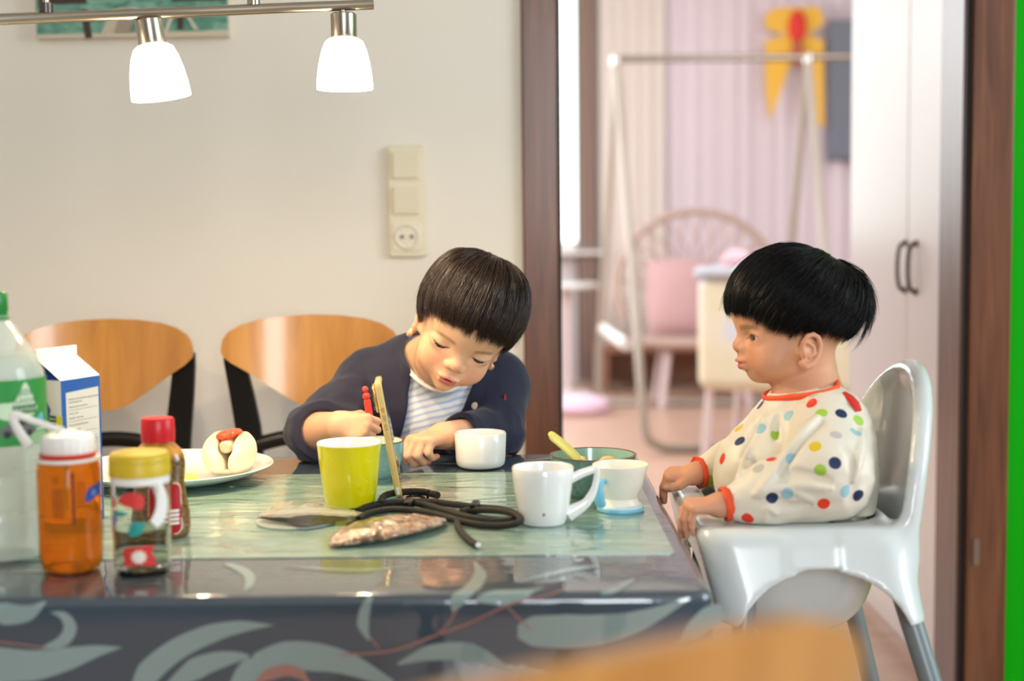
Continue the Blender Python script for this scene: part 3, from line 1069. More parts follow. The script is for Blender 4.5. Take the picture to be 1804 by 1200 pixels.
# --- small blue bowl behind the phone
m_teal = mat('speckled_blue_glaze', (112, 168, 176), rough=0.2, coat=0.5, coat_rough=0.05)
noise_color(m_teal, [(0.28, (70, 100, 104)), (0.34, (122, 170, 174)), (0.62, (140, 184, 186)), (0.72, (112, 158, 164))], (1, 1, 1), 200, 3)
m_teal_in = mat('pale_green_glaze', (196, 216, 206), rough=0.2, coat=0.5)
m_rim = mat('brown_rim_glaze', (112, 78, 54), rough=0.3)


def bowl(name, label, P, r, rb, h, mo, min_, mr):
    t_ = thing(name, label, 'bowl', P)
    o = [(0, 0.0), (rb, 0.0), (rb + 0.001, 0.003)]
    for k in range(1, 9):
        q = k / 8
        o.append((rb + (r - rb) * math.sin(q * math.pi / 2) ** 0.9, 0.003 + (h - 0.003) * (1 - math.cos(q * math.pi / 2)) ** 0.85))
    obj('body', lathe(o, 64), mo, t_)
    obj('rim', lathe([(r, h), (r + 0.0005, h + 0.0008), (r - 0.0012, h + 0.0014), (r - 0.0028, h + 0.0004)], 64), mr, t_)
    i_ = [(r - 0.0028, h + 0.0004)] + [(max(a_ - 0.0034, 0.001), c_ + 0.003) for a_, c_ in o[-2:2:-1]] + [(0, 0.0055)]
    obj('inside', lathe(i_, 64), min_, t_)
    return t_


P = put(668, 851, 0.024)
P[0] = atY(656, 800, P[1])[0]
bowl('bowl', 'small blue speckled bowl with brown rim behind the phone', P, px2m(57, P[1]), 0.024, atY(656, 777, P[1])[2] - TZ, m_teal, m_teal_in, m_rim)

# --- large teal bowl with pasta and a spoon
m_teal2 = mat('speckled_green_glaze', (98, 138, 134), rough=0.2, coat=0.6, coat_rough=0.05)
noise_color(m_teal2, [(0.30, (36, 54, 52)), (0.37, (84, 122, 118)), (0.62, (104, 146, 140)), (0.75, (76, 116, 114))], (1, 1, 1), 110, 3)
m_teal2_in = mat('celadon_glaze', (150, 190, 172), rough=0.2, coat=0.6)
P = put(1050, 883, 0.03)
P[0] = atY(1045, 820, P[1])[0]
BP, BR, BH = P, px2m(76.5, P[1]), atY(1045, 801, P[1])[2] - TZ
bowl('bowl', 'large green speckled bowl holding pasta and a yellow spoon', P, BR, 0.03, BH, m_teal2, m_teal2_in, m_rim)
m_pasta = mat('cooked_pasta', (238, 204, 140), rough=0.35, coat=0.3)
rp = np.random.default_rng(5)
for k in range(9):
    a = rp.uniform(0, 6.28)
    d = rp.uniform(0, 0.026)
    c = P + np.array([d * math.cos(a) + 0.004, d * math.sin(a), BH - 0.027 + rp.uniform(-0.002, 0.007)])
    if k == 0:
        c = P + np.array([-0.012, -0.006, BH - 0.008])
    if k == 1:
        c = P + np.array([0.020, 0.012, BH - 0.012])
    a2 = rp.uniform(0, 6.28)
    pts = spline([(-0.011, 0, 0), (-0.004, 0.003, 0.002), (0.004, 0.001, 0.003), (0.011, -0.003, 0)], 4)
    o = obj('pasta_piece', tf(tube(pts, [0.004] * 3 + [0.0046] * 7 + [0.0038] * 3, 10), rotz(a2) @ rotx(rp.uniform(-0.6, 0.6)), (0, 0, 0)), m_pasta, loc=c)
    tag(o, 'pale cooked pasta piece in the large green bowl', 'pasta', 'pasta pieces in the green bowl')
m_spoon = mat('yellow_spoon_plastic', (240, 222, 120), rough=0.35)
m_spoon_d = mat('yellow_spoon_inlay', (226, 206, 84), rough=0.4)
s0, s1 = atY(967, 764, 1.735), atY(1022, 813, 1.755)
sp_ = thing('spoon', 'yellow plastic toddler spoon leaning on the rim of the green bowl', 'spoon', (s1[0], s1[1], s1[2] - 0.02))
B1 = np.array(sp_.location)
e = P + np.array([0.006, -0.008, BH - 0.028])
H = spline([s0, s0 * 0.5 + s1 * 0.5 + np.array([0.001, 0, 0.001]), s1], 8)
rr = np.interp(np.linspace(0, 1, len(H)), [0, 0.04, 0.10, 0.5, 0.93, 1], [0.003, 0.0062, 0.0078, 0.0085, 0.0088, 0.005])
obj('handle', tube(H - B1, rr, 18, flat=(0.42, 1.0), up=(0.55, -0.55, 0.6)), m_spoon, sp_)
obj('neck', tube(np.array([s1, (s1 + e) / 2, e]) - B1, [0.004, 0.0032, 0.003], 10), m_spoon_d, sp_)
obj('scoop', tf(lathe([(0, -0.004), (0.008, -0.003), (0.013, 0.001), (0.012, 0.0018), (0.007, -0.001), (0, -0.0022)], 24, 1, 0.75), rotz(0.4), e - B1 + np.array([0.008, 0.004, 0.0])), m_spoon, sp_)

# --- white mug with angular handle
P = put(958, 931, 0.027)
h = atY(952, 822, P[1])[2] - TZ
rt, rb = px2m(55, P[1]), px2m(40.5, P[1])
wm = thing('mug', 'white tapered mug with angular handle and a tiny brown stain', 'mug', P)
o = [(0, 0.001), (rb - 0.004, 0.0), (rb - 0.0015, 0.0008), (rb, 0.003), (rb + (rt - rb) * 0.40, h * 0.30), (rb + (rt - rb) * 0.74, h * 0.60), (rb + (rt - rb) * 0.93, h * 0.82), (rt, h - 0.001), (rt - 0.001, h + 0.0004), (rt - 0.0026, h - 0.0008),
     (rt - 0.0045, h * 0.8), (rb + (rt - rb) * 0.72 - 0.0042, h * 0.58), (rb + 0.002, h * 0.25), (rb - 0.003, 0.008), (0, 0.006)]
obj('body', lathe(o, 72), m_wglaze, wm)
hp = [(px2m(50, P[1]), 0, h * 0.775), (px2m(72, P[1]), 0, h * 0.87), (px2m(93, P[1]), 0, h * 0.93), (px2m(97, P[1]), 0, h * 0.90), (px2m(95, P[1]), 0, h * 0.70), (px2m(88, P[1]), 0, h * 0.5), (px2m(74, P[1]), 0, h * 0.32), (px2m(44, P[1]), 0, h * 0.15)]
hr = np.interp(np.linspace(0, 1, 7 * 8 + 1), [0, 0.25, 0.4, 0.6, 0.85, 1], [0.0052, 0.0042, 0.0034, 0.0034, 0.0055, 0.0085])
obj('handle', tf(tube(spline(hp, 8), hr, 14, flat=(0.8, 1.1), up=(0, 1, 0)), rotz(math.radians(4))), m_wglaze, wm, angle=60)
obj('stain', tf(on_cyl(blob([(0.0016, 0), (0.001, 0.0018), (-0.0008, 0.0014), (-0.0015, -0.0006), (0, -0.0022)]), rb + (rt - rb) * 0.36 + 0.0003, math.radians(-90), h * 0.24)), mat('coffee_stain', (168, 120, 74), rough=0.4), wm)

# --- white cup (plain)
P = put(846, 829, 0.032)
h = atY(846, 762, P[1])[2] - TZ
r = px2m(46, P[1])
wc = thing('cup', 'plain white straight sided cup beside the boy\'s resting hand', 'cup', P)
o = [(0, 0.001), (r - 0.012, 0.0), (r - 0.006, 0.001), (r - 0.0025, 0.005), (r - 0.0015, 0.012), (r, h - 0.001), (r - 0.001, h + 0.0005), (r - 0.0022, h - 0.0006), (r - 0.004, 0.012), (r - 0.010, 0.005), (0, 0.004)]
obj('body', lathe(o, 72), m_wglaze, wc)

# --- training cup
m_tcup = mat('milky_plastic', (242, 238, 224), rough=0.32, trans=0.0, sss=0.0, coat=0.2)
m_tblue = mat('light_blue_rubber', (120, 196, 226), rough=0.4)
m_tpale = mat('pale_blue_base', (200, 224, 230), rough=0.4)
P = put(1096, 907, 0.026)
h = atY(1096, 818, P[1])[2] - TZ
k_ = lambda n_: px2m(n_, P[1])
tcup = thing('training_cup', 'milky toddler cup with light blue handle and base ring', 'cup', P)
o = [(0, 0.007), (k_(38), 0.007), (k_(33), 0.012), (k_(31), 0.016), (k_(36), 0.024), (k_(41), 0.034), (k_(43.5), 0.042), (k_(46.5), h * 0.84), (k_(48), h * 0.9), (k_(50), h), (k_(49), h + 0.0006), (k_(46), h * 0.9), (k_(43), h * 0.8), (k_(40), 0.038), (k_(30), 0.026), (0, 0.024)]
obj('body', lathe(o, 64), m_tcup, tcup)
obj('base', lathe([(0, 0.0), (k_(39), 0.0), (k_(41.5), 0.002), (k_(41), 0.006), (k_(39), 0.0075), (k_(37), 0.009), (0, 0.009)], 64), m_tpale, tcup)
obj('base_ring', lathe([(k_(40.2), 0.0006), (k_(42.2), 0.0016), (k_(42), 0.0045), (k_(40.6), 0.006), (k_(39), 0.006)], 64), m_tblue, tcup)
ha = math.radians(228)
for ang, nm in ((ha, 'handle'), (math.radians(62), 'handle')):
    d = np.array([math.cos(ang), math.sin(ang), 0])
    pts = [d * k_(45) + np.array([0, 0, h * 0.70]), d * k_(56) + np.array([0, 0, h * 0.72]), d * k_(62) + np.array([0, 0, h * 0.60]), d * k_(62) + np.array([0, 0, h * 0.42]), d * k_(58) + np.array([0, 0, h * 0.27]), d * k_(53) + np.array([0, 0, h * 0.22])]
    hh = obj(nm, tube(spline(pts, 6), np.interp(np.linspace(0, 1, 31), [0, 0.2, 0.6, 0.9, 1], [0.0034, 0.0040, 0.0062, 0.0062, 0.004]), 12, flat=(0.8, 1.25), up=(0, 0, 1)), m_tblue, tcup)

# --- plate with bun and cucumber
m_plate = mat('cream_glaze_plate', (244, 242, 234), rough=0.18, coat=0.5)
m_plate_o = mat('pale_blue_glaze_plate', (196, 214, 214), rough=0.2, coat=0.5)
PC = np.array([-0.468, 1.932, TZ])
pl = thing('plate', 'round white plate with pale blue outside, holding the hot dog bun', 'plate', PC)
obj('body', lathe([(0, 0.0), (0.075, 0.0), (0.079, 0.002), (0.10, 0.006), (0.124, 0.013), (0.1365, 0.020), (0.1375, 0.0212)], 96), m_plate_o, pl)
obj('inside', lathe([(0.1375, 0.0212), (0.1362, 0.0222), (0.132, 0.0205), (0.116, 0.0135), (0.095, 0.0075), (0.075, 0.005), (0, 0.0045)], 96), m_plate, pl)
m_cuc = mat('cucumber_flesh', (214, 216, 96), rough=0.3, coat=0.5)
for k, (pts, rr, lab) in enumerate((([(-0.02, -0.085, 0.013), (0.005, -0.086, 0.013), (0.028, -0.080, 0.012), (0.042, -0.070, 0.012)], 0.0085, 'pale green cucumber strip lying nearest the plate\'s front edge'),
                                   ([(-0.022, -0.058, 0.013), (0.003, -0.062, 0.012), (0.026, -0.058, 0.012), (0.044, -0.048, 0.012)], 0.008, 'pale green cucumber strip lying behind the front strip, against the bun'),
                                   ([(-0.04, -0.035, 0.0135), (-0.015, -0.040, 0.013), (0.008, -0.038, 0.0135)], 0.0085, 'short pale green cucumber strip furthest from the plate\'s front edge'))):
    H = spline(np.array(pts), 6)
    c = H.mean(0)
    o = obj('cucumber_strip', tube(H - c, np.interp(np.linspace(0, 1, len(H)), [0, 0.08, 0.9, 1], [0.003, rr, rr, 0.003]), 12, flat=(0.8, 1.1)), m_cuc, loc=PC + c)
    tag(o, lab, 'cucumber')

# ================================================================= signed distance sculpting


def sdf_mesh(f, lo, hi, h, B=16, slack=1.25):
    """surface nets over the blocks near the surface; f maps (N,3) to distances"""
    lo, hi = np.array(lo, float), np.array(hi, float)
    nb = np.ceil((hi - lo) / (B * h)).astype(int)
    g = np.stack(np.meshgrid(*[np.arange(k) for k in nb], indexing='ij'), -1).reshape(-1, 3)
    c = lo + (g + 0.5) * B * h
    d = f(c)
    g = g[np.abs(d) < B * h * 0.867 * slack + 2 * h]
    N = nb * B + 4
    key = lambda q: (q[..., 0] * N[1] + q[..., 1]) * N[2] + q[..., 2]
    cr = np.stack(np.meshgrid(*[np.arange(B + 1)] * 3, indexing='ij'), -1).reshape(-1, 3)
    K, VV, QQ = [], [], []
    n1 = B + 1
    for s in range(0, len(g), 40):
        gb = g[s:s + 40]
        ijk = (gb[:, None, :] * B + cr[None])
        D = f((lo + ijk.reshape(-1, 3) * h)).reshape(len(gb), n1, n1, n1)
        I = D < 0
        cs = [(a, b, e) for a in (0, 1) for b in (0, 1) for e in (0, 1)]
        sl = lambda A, a, b, e: A[:, a:a + B, b:b + B, e:e + B]
        cnt = sum(sl(I, *q).astype(np.int8) for q in cs)
        act = np.argwhere((cnt > 0) & (cnt < 8))
        if len(act) == 0:
            continue
        acc = np.zeros((len(act), 3))
        num = np.zeros(len(act))
        bi, ci, cj, ck = act.T
        for ax in range(3):
            for p in (0, 1):
                for q in (0, 1):
                    o0 = [0, 0, 0]
                    oth = [k for k in range(3) if k != ax]
                    o0[oth[0]], o0[oth[1]] = p, q
                    o1 = list(o0)
                    o1[ax] = 1
                    d0 = D[bi, ci + o0[0], cj + o0[1], ck + o0[2]]
                    d1 = D[bi, ci + o1[0], cj + o1[1], ck + o1[2]]
                    x = (d0 < 0) != (d1 < 0)
                    t = np.where(x, d0 / np.where(np.abs(d0 - d1) < 1e-12, 1, d0 - d1), 0)
                    pt = np.tile(np.array(o0, float), (len(act), 1))
                    pt[:, ax] += t
                    acc += pt * x[:, None]
                    num += x
        cell = gb[bi] * B + np.stack([ci, cj, ck], 1)
        K.append(key(cell + 1))
        VV.append(lo + (cell + acc / num[:, None]) * h)
        for ax in range(3):
            e0 = I[:, :B, :B, :B]
            o1 = [0, 0, 0]
            o1[ax] = 1
            e1 = sl(I, *o1)
            E = np.argwhere(e0 != e1)
            if len(E) == 0:
                continue
            b_, i, j, k = E.T
            base = gb[b_] * B + np.stack([i, j, k], 1) + 1
            oth = [q for q in range(3) if q != ax]
            u, w = np.zeros(3, int), np.zeros(3, int)
            u[oth[0]] = 1
            w[oth[1]] = 1
            q4 = np.stack([key(base - u - w), key(base - w), key(base), key(base - u)], 1)
            flip = e0[b_, i, j, k] ^ (ax == 1)
            q4[~flip] = q4[~flip][:, ::-1]
            QQ.append(q4)
    K, V, Q = np.concatenate(K), np.concatenate(VV), np.concatenate(QQ)
    ordr = np.argsort(K)
    K, V = K[ordr], V[ordr]
    idx = np.searchsorted(K, Q)
    idx = np.minimum(idx, len(K) - 1)
    ok = (K[idx] == Q).all(1)
    return V, idx[ok]


def smooth_mesh(V, Q, it=2, lam=0.5):
    n = len(V)
    e = np.concatenate([Q[:, [0, 1]], Q[:, [1, 2]], Q[:, [2, 3]], Q[:, [3, 0]]])
    a = np.concatenate([e[:, 0], e[:, 1]])
    b = np.concatenate([e[:, 1], e[:, 0]])
    deg = np.bincount(a, minlength=n)[:, None].astype(float)
    for _ in range(it):
        s = np.stack([np.bincount(a, V[b, k], n) for k in range(3)], 1) / np.maximum(deg, 1)
        V = V + lam * (s - V)
    return V


def smin(a, b, k):
    h = np.maximum(k - np.abs(a - b), 0) / k
    return np.minimum(a, b) - h * h * k * 0.25


def smax(a, b, k):
    return -smin(-a, -b, k)


def ell(p, c, r):
    q = p - np.array(c)
    r = np.array(r, float)
    k0 = np.linalg.norm(q / r, axis=1)
    k1 = np.linalg.norm(q / (r * r), axis=1)
    return np.where(k1 < 1e-9, -r.min(), k0 * (k0 - 1) / np.maximum(k1, 1e-9))


def cap(p, a, b, ra, rb=None):
    a, b = np.array(a, float), np.array(b, float)
    rb = ra if rb is None else rb
    ba = b - a
    t = np.clip((p - a) @ ba / (ba @ ba), 0, 1)
    return np.linalg.norm(p - a - t[:, None] * ba, axis=1) - (ra + (rb - ra) * t)


def chain(p, pts, rs, k=None):
    d = None
    for i in range(len(pts) - 1):
        e = cap(p, pts[i], pts[i + 1], rs[i], rs[i + 1])
        d = e if d is None else (np.minimum(d, e) if k is None else smin(d, e, k))
    return d


def vnoise(p, s, seed=0):
    """smooth value noise"""
    q = p * s + seed * 17.3
    i = np.floor(q).astype(np.int64)
    f = q - i
    f = f * f * (3 - 2 * f)

    def hsh(x, y, z):
        n = (x * 374761393 + y * 668265263 + z * 1440662683 + seed * 974711) & 0x7fffffff
        n = ((n ^ (n >> 13)) * 1274126177) & 0x7fffffff
        return ((n ^ (n >> 16)) & 0xffff) / 65535.0
    r = 0
    for a in (0, 1):
        for b in (0, 1):
            for c in (0, 1):
                w = (f[:, 0] if a else 1 - f[:, 0]) * (f[:, 1] if b else 1 - f[:, 1]) * (f[:, 2] if c else 1 - f[:, 2])
                r = r + w * hsh(i[:, 0] + a, i[:, 1] + b, i[:, 2] + c)
    return r * 2 - 1


def paint(o, cols, name='tint'):
    a = o.data.color_attributes.new(name, 'FLOAT_COLOR', 'POINT')
    c = np.concatenate([cols, np.ones((len(cols), 1))], 1).astype(np.float32)
    a.data.foreach_set('color', c.ravel())


LIN = lambda c: np.array(lin(c)[:3])

# --- hot dog bun on the plate
BC = np.array([-0.390, 1.942, TZ + 0.0095])


def f_bun(p):
    d = ell(p, (0, 0, 0.031), (0.0335, 0.055, 0.0295))
    d = smin(d, ell(p, (-0.012, -0.006, 0.024), (0.0215, 0.048, 0.0245)), 0.012)
    d = smin(d, ell(p, (0.013, -0.006, 0.024), (0.0205, 0.048, 0.0245)), 0.012)
    slit = np.abs(p[:, 0] - 0.002) - (0.0016 + np.clip(p[:, 2] - 0.014, 0, 1) * 0.25)
    slit = np.maximum(slit, 0.010 - p[:, 2])
    d = smax(d, -slit, 0.010)
    d = smax(d, -ell(p, (0.002, -0.04, 0.038), (0.0102, 0.08, 0.0108)), 0.003)
    return np.maximum(d, 0.0008 - p[:, 2]) + 0.0006 * vnoise(p, 160, 3)


hd = thing('hot_dog', 'hot dog bun with sausage and ketchup on the round plate', 'hot dog', BC)
m_bread = attr_color(mat('bread_crust', (240, 220, 180), rough=0.6, sss=0.08))
V, Q = sdf_mesh(f_bun, (-0.045, -0.07, -0.004), (0.045, 0.07, 0.07), 0.0014)
V = smooth_mesh(V, Q, 1)
o = obj('bun', (V, Q), m_bread, hd, angle=None)
nz = np.clip(vnoise(V, 70, 4) * 0.6 + vnoise(V, 200, 5) * 0.4, -1, 1)
t_ = np.clip((V[:, 2] - 0.040) / 0.014 + 0.6 * nz, 0, 1)[:, None] * (np.clip(1.5 - np.abs(V[:, 0] - 0.002) / 0.020, 0, 1))[:, None] * 0.85
col = LIN((250, 238, 212)) * (1 - t_) + LIN((206, 130, 62)) * t_
paint(o, col)
obj('sausage', tube(spline([(0.001, -0.041, 0.0395), (0.002, -0.02, 0.041), (0.002, 0.03, 0.041), (0.002, 0.052, 0.040)], 6), np.interp(np.linspace(0, 1, 19), [0, 0.04, 0.1, 0.9, 1], [0.006, 0.0084, 0.0094, 0.0094, 0.005]), 18), mat('pale_sausage', (238, 206, 170), rough=0.35, coat=0.3), hd)
f_k = lambda p: smin(smin(ell(p, (0.001, -0.022, 0.0545), (0.0095, 0.018, 0.0055)), ell(p, (-0.004, -0.030, 0.0535), (0.008, 0.008, 0.005)), 0.006), ell(p, (0.008, -0.006, 0.0555), (0.010, 0.022, 0.0045)), 0.006) + 0.0008 * vnoise(p, 260, 9)
V, Q = sdf_mesh(f_k, (-0.03, -0.06, 0.04), (0.03, 0.03, 0.07), 0.0011)
obj('ketchup', (V, Q), mat('ketchup', (220, 84, 46), rough=0.35, coat=0.2), hd, angle=None)

# --- bottles at the left
m_pet = mat('clear_pet', (226, 238, 230), rough=0.06, alpha=0.24, coat=0.6, ior=1.45)
m_petwater = mat('cloudy_water', (206, 222, 204), rough=0.1, alpha=0.38)
m_water = mat('water', (240, 248, 242), rough=0.0, trans=1.0, ior=1.08)
m_water.node_tree.nodes['Principled BSDF'].inputs['Base Color'].default_value = (0.90, 0.95, 0.90, 1)
m_gcap = mat('green_cap', (14, 124, 48), rough=0.35)
m_glabel = mat('green_label', (46, 140, 66), rough=0.4)
m_glabel2 = mat('pale_green_print', (190, 214, 184), rough=0.4)
m_gdark = mat('dark_green_print', (38, 92, 54), rough=0.5)
P = np.array([-0.5435, 1.487, T])
pet = thing('bottle', 'large clear plastic bottle with green cap and green label', 'bottle', P)
R0 = 0.0505
prof = [(0, 0.0), (0.036, 0.0), (0.046, 0.004), (R0 - 0.001, 0.014), (R0 - 0.001, 0.05), (R0 - 0.0025, 0.055), (R0 - 0.001, 0.06), (R0 - 0.001, 0.09), (R0 - 0.0025, 0.095), (R0 - 0.001, 0.10), (R0, 0.125), (R0, 0.185), (R0 - 0.001, 0.195), (R0 - 0.005, 0.208), (0.038, 0.222), (0.027, 0.238), (0.018, 0.250), (0.0145, 0.258), (0.0145, 0.262)]
prof += [(0.0135, 0.262)] + [(max(a_ - 0.0008, 0), c_ + (0.0008 if i_ < 3 else 0)) for i_, (a_, c_) in reversed(list(enumerate(prof))) if a_ > 0] + [(0, 0.0008)]
obj('body', lathe(prof, 72), m_pet, pet)
wp = [(0, 0.0012), (0.035, 0.0012), (0.045, 0.005), (R0 - 0.0022, 0.0145), (R0 - 0.0022, 0.193), (R0 - 0.006, 0.205), (0.0405, 0.216), (0, 0.216)]
obj('water', lathe(wp, 72), m_petwater, pet)
obj('cap', lathe([(0, 0.282), (0.0135, 0.282), (0.0155, 0.279), (0.0158, 0.262), (0.0150, 0.260), (0.0150, 0.255), (0.0168, 0.2545), (0.0168, 0.251), (0, 0.251)], 40), m_gcap, pet)
aF = math.radians(-90 + 42)
lab = obj('label', on_cyl(patch(-0.115, 0.055, 0, 0.068, 40, 1, 0.0005), R0, aF, 0.124), m_glabel, pet, angle=None)


def lab_add(name, vf, m, parent, r=R0 + 0.0008, a0=aF, z0=0.124):
    return obj(name, on_cyl(vf, r, a0, z0), m, parent, angle=None)


lab_add('label_shape', blob([(-0.018, 0.030), (-0.018, 0.044), (-0.002, 0.046), (0.008, 0.062), (0.0125, 0.064), (0.021, 0.048), (0.024, 0.034), (0.012, 0.028), (0.0, 0.026)], 0, 3), m_glabel2, lab)
for s, sz, x, y in (('JEDE', 0.0085, 0.0115, 0.052), ('FLASCHE', 0.0072, 0.0105, 0.0435)):
    lab_add('lettering', tf(text_vf(s, sz, 'CENTER'), None, (x, y, 0.0002)), m_gdark, lab)
lab_add('label_band', patch(-0.004, 0.024, 0.0325, 0.0415, 10, 1, 0.0001), m_gdark, lab)
lab_add('lettering', tf(text_vf('GEWINNT', 0.0072, 'CENTER'), None, (0.010, 0.0345, 0.0003)), m_glabel2, lab)
# car on the label
m_car = mat('car_print_grey', (96, 100, 98), rough=0.5)
m_cardk = mat('car_print_dark', (40, 42, 44), rough=0.5)
lab_add('car_print', blob([(-0.016, 0.012), (-0.016, 0.019), (-0.009, 0.022), (-0.004, 0.0265), (0.008, 0.0265), (0.013, 0.021), (0.021, 0.018), (0.022, 0.012), (0.003, 0.0105)], 0.0002, 3), m_car, lab)
lab_add('car_window', blob([(-0.007, 0.0215), (-0.003, 0.0252), (0.007, 0.0252), (0.010, 0.0215)], 0.0004, 3), m_cardk, lab)
for x in (-0.010, 0.014):
    lab_add('wheel_print', blob([(x + 0.0038 * math.cos(a), 0.0125 + 0.0038 * math.sin(a)) for a in np.arange(0, 6.2, 0.8)], 0.0004, 3), m_cardk, lab)
lab_add('drop_print', blob([(0.024, 0.024), (0.033, 0.032), (0.037, 0.024), (0.032, 0.017), (0.026, 0.018)], 0.0001, 3), mat('blue_drop_print', (96, 172, 196), rough=0.4), lab)
for k in range(5):
    lab_add('label_line', patch(0.012, 0.040, 0.001 + 0.0024 * k, 0.0021 + 0.0024 * k, 8, 1, 0.0001), m_glabel2, lab)
lab_add('label_line', patch(0.022, 0.038, 0.0135, 0.0155, 6, 1, 0.0001), m_glabel2, lab)

# --- orange drinking bottle
m_orange = mat('orange_clear_plastic', (255, 120, 10), rough=0.06, trans=0.82, ior=1.2)
m_orange.node_tree.nodes['Principled BSDF'].inputs['Base Color'].default_value = (1.0, 0.45, 0.045, 1)
m_owater = mat('orange_tinted_water', (255, 150, 40), rough=0.0, trans=1.0, ior=1.12)
m_owater.node_tree.nodes['Principled BSDF'].inputs['Base Color'].default_value = (1.0, 0.74, 0.24, 1)
m_owhite = mat('white_cap_plastic', (236, 236, 232), rough=0.4)
m_ored = mat('dark_orange_ring', (196, 40, 24), rough=0.3)
P = put(110, 1018, 0.031, T)
ob = thing('drinking_bottle', 'translucent orange drinking bottle with white looped screw cap', 'bottle', P)
HB = atY(100, 804, P[1])[2] - T
R1 = px2m(55.5, P[1])
prof = [(0, 0.0), (R1 - 0.010, 0.0), (R1 - 0.004, 0.003), (R1 - 0.0008, 0.011), (R1, 0.02), (R1, HB - 0.012), (R1 - 0.002, HB - 0.004), (R1 - 0.006, HB - 0.0005), (R1 - 0.007, HB + 0.006)]
prof += [(R1 - 0.009, HB + 0.006), (R1 - 0.008, HB - 0.003), (R1 - 0.0018, HB - 0.013), (R1 - 0.0016, 0.02), (R1 - 0.0032, 0.010), (R1 - 0.010, 0.003), (0, 0.003)]
obj('body', lathe(prof, 72), m_orange, ob)
zl = atY(110, 905, P[1])[2] - T
obj('water', lathe([(0, 0.0034), (R1 - 0.0105, 0.0034), (R1 - 0.0036, 0.0104), (R1 - 0.002, 0.02), (R1 - 0.002, zl), (0, zl)], 72), m_owater, ob)
obj('neck_ring', lathe([(R1 - 0.0072, HB + 0.0004), (R1 - 0.0038, HB + 0.0004), (R1 - 0.0034, HB + 0.0036), (R1 - 0.006, HB + 0.0046), (R1 - 0.0072, HB + 0.0046)], 64), m_ored, ob)
obj('collar', lathe([(R1 - 0.006, HB - 0.0038), (R1 - 0.0002, HB - 0.0038), (R1 + 0.0004, HB - 0.0022), (R1 - 0.0002, HB - 0.0006), (R1 - 0.006, HB - 0.0006)], 64), m_owhite, ob)
rc = px2m(45.5, P[1])
zc0 = HB + 0.0036
zc1 = atY(95, 765, P[1])[2] - T
cp = lathe([(0, zc1), (rc - 0.009, zc1 + 0.0012), (rc - 0.003, zc1), (rc - 0.0008, zc1 - 0.002), (rc, zc1 - 0.004), (rc, zc0 + 0.001), (rc - 0.001, zc0), (0, zc0)], 120)
cv = np.array(cp[0])
an = np.arctan2(cv[:, 1], cv[:, 0])
sidev = (np.hypot(cv[:, 0], cv[:, 1]) > rc - 0.0004)
cv[sidev, :2] *= (1 + 0.012 * np.sign(np.sin(an[sidev] * 60)))[:, None]
cap_ = obj('screw_cap', (cv.tolist(), cp[1]), m_owhite, ob, angle=50)
lp_ = [atY(88, 752, P[1]), atY(60, 742, P[1] - 0.004), atY(30, 731, P[1] - 0.006), atY(22, 736, P[1] - 0.006), atY(32, 758, P[1] - 0.004), atY(50, 785, P[1] - 0.002)]
lp_[0] = np.array([P[0] - 0.002, P[1] - 0.004, T + zc1 + 0.004])
obj('loop', tube(spline(np.array(lp_) - P, 6), np.interp(np.linspace(0, 1, 31), [0, 0.3, 0.6, 1], [0.0026, 0.0030, 0.0034, 0.0044]), 10, flat=(0.4, 1.2), up=(0, -1, 0)), m_owhite, cap_)
obj('cap_hub', lathe([(0, zc1 + 0.0042), (0.009, zc1 + 0.0036), (0.013, zc1 + 0.0006), (0, zc1 + 0.0004)], 32), m_owhite, cap_)
m_oprint = mat('dark_print', (120, 48, 10), rough=0.5)
pr = MB()
rpn = np.random.default_rng(3)
for k in range(10):
    pr.add(on_cyl(patch(0, 0.0125 - 0.0024 * rpn.random(), 0, 0.0011, 4), R1 + 0.0002, math.radians(-103), HB - 0.030 - 0.0031 * k))
for k in range(2):
    pr.add(on_cyl(patch(0, 0.007, 0, 0.0012, 4), R1 + 0.0002, math.radians(-103), HB - 0.018 - 0.0035 * k))
obj('printed_text', pr, m_oprint, ob)
m_oblue = mat('blue_badge_print', (40, 84, 190), rough=0.35)
m_olblue = mat('pale_blue_print', (130, 160, 220), rough=0.35)
ba = math.radians(-44)
bdg = obj('badge', on_cyl(blob([(0, 0), (0.003, 0.0125), (0.012, 0.0155), (0.023, 0.0175), (0.023, 0.006), (0.012, 0.003)], 0, 3), R1 + 0.0003, ba, 0.074), m_oblue, ob, angle=None)
obj('badge_emblem', on_cyl(blob([(0.0105 + 0.0032 * math.cos(a), 0.0085 + 0.0036 * math.sin(a)) for a in np.arange(0, 6.2, 0.7)], 0.0002, 3), R1 + 0.0003, ba, 0.074), m_olblue, bdg, angle=None)
strap_ = MB()
strap_.add(on_cyl(patch(-0.0015, 0.0015, 0.052, HB - 0.012, 2, 8), R1 + 0.0002, math.radians(-66), 0))
for k in range(8):
    strap_.add(on_cyl(patch(0, 0.009, 0, 0.0009, 4), R1 + 0.0002, math.radians(-60), HB - 0.024 - 0.0030 * k))
obj('measure_scale', strap_, m_oprint, ob)

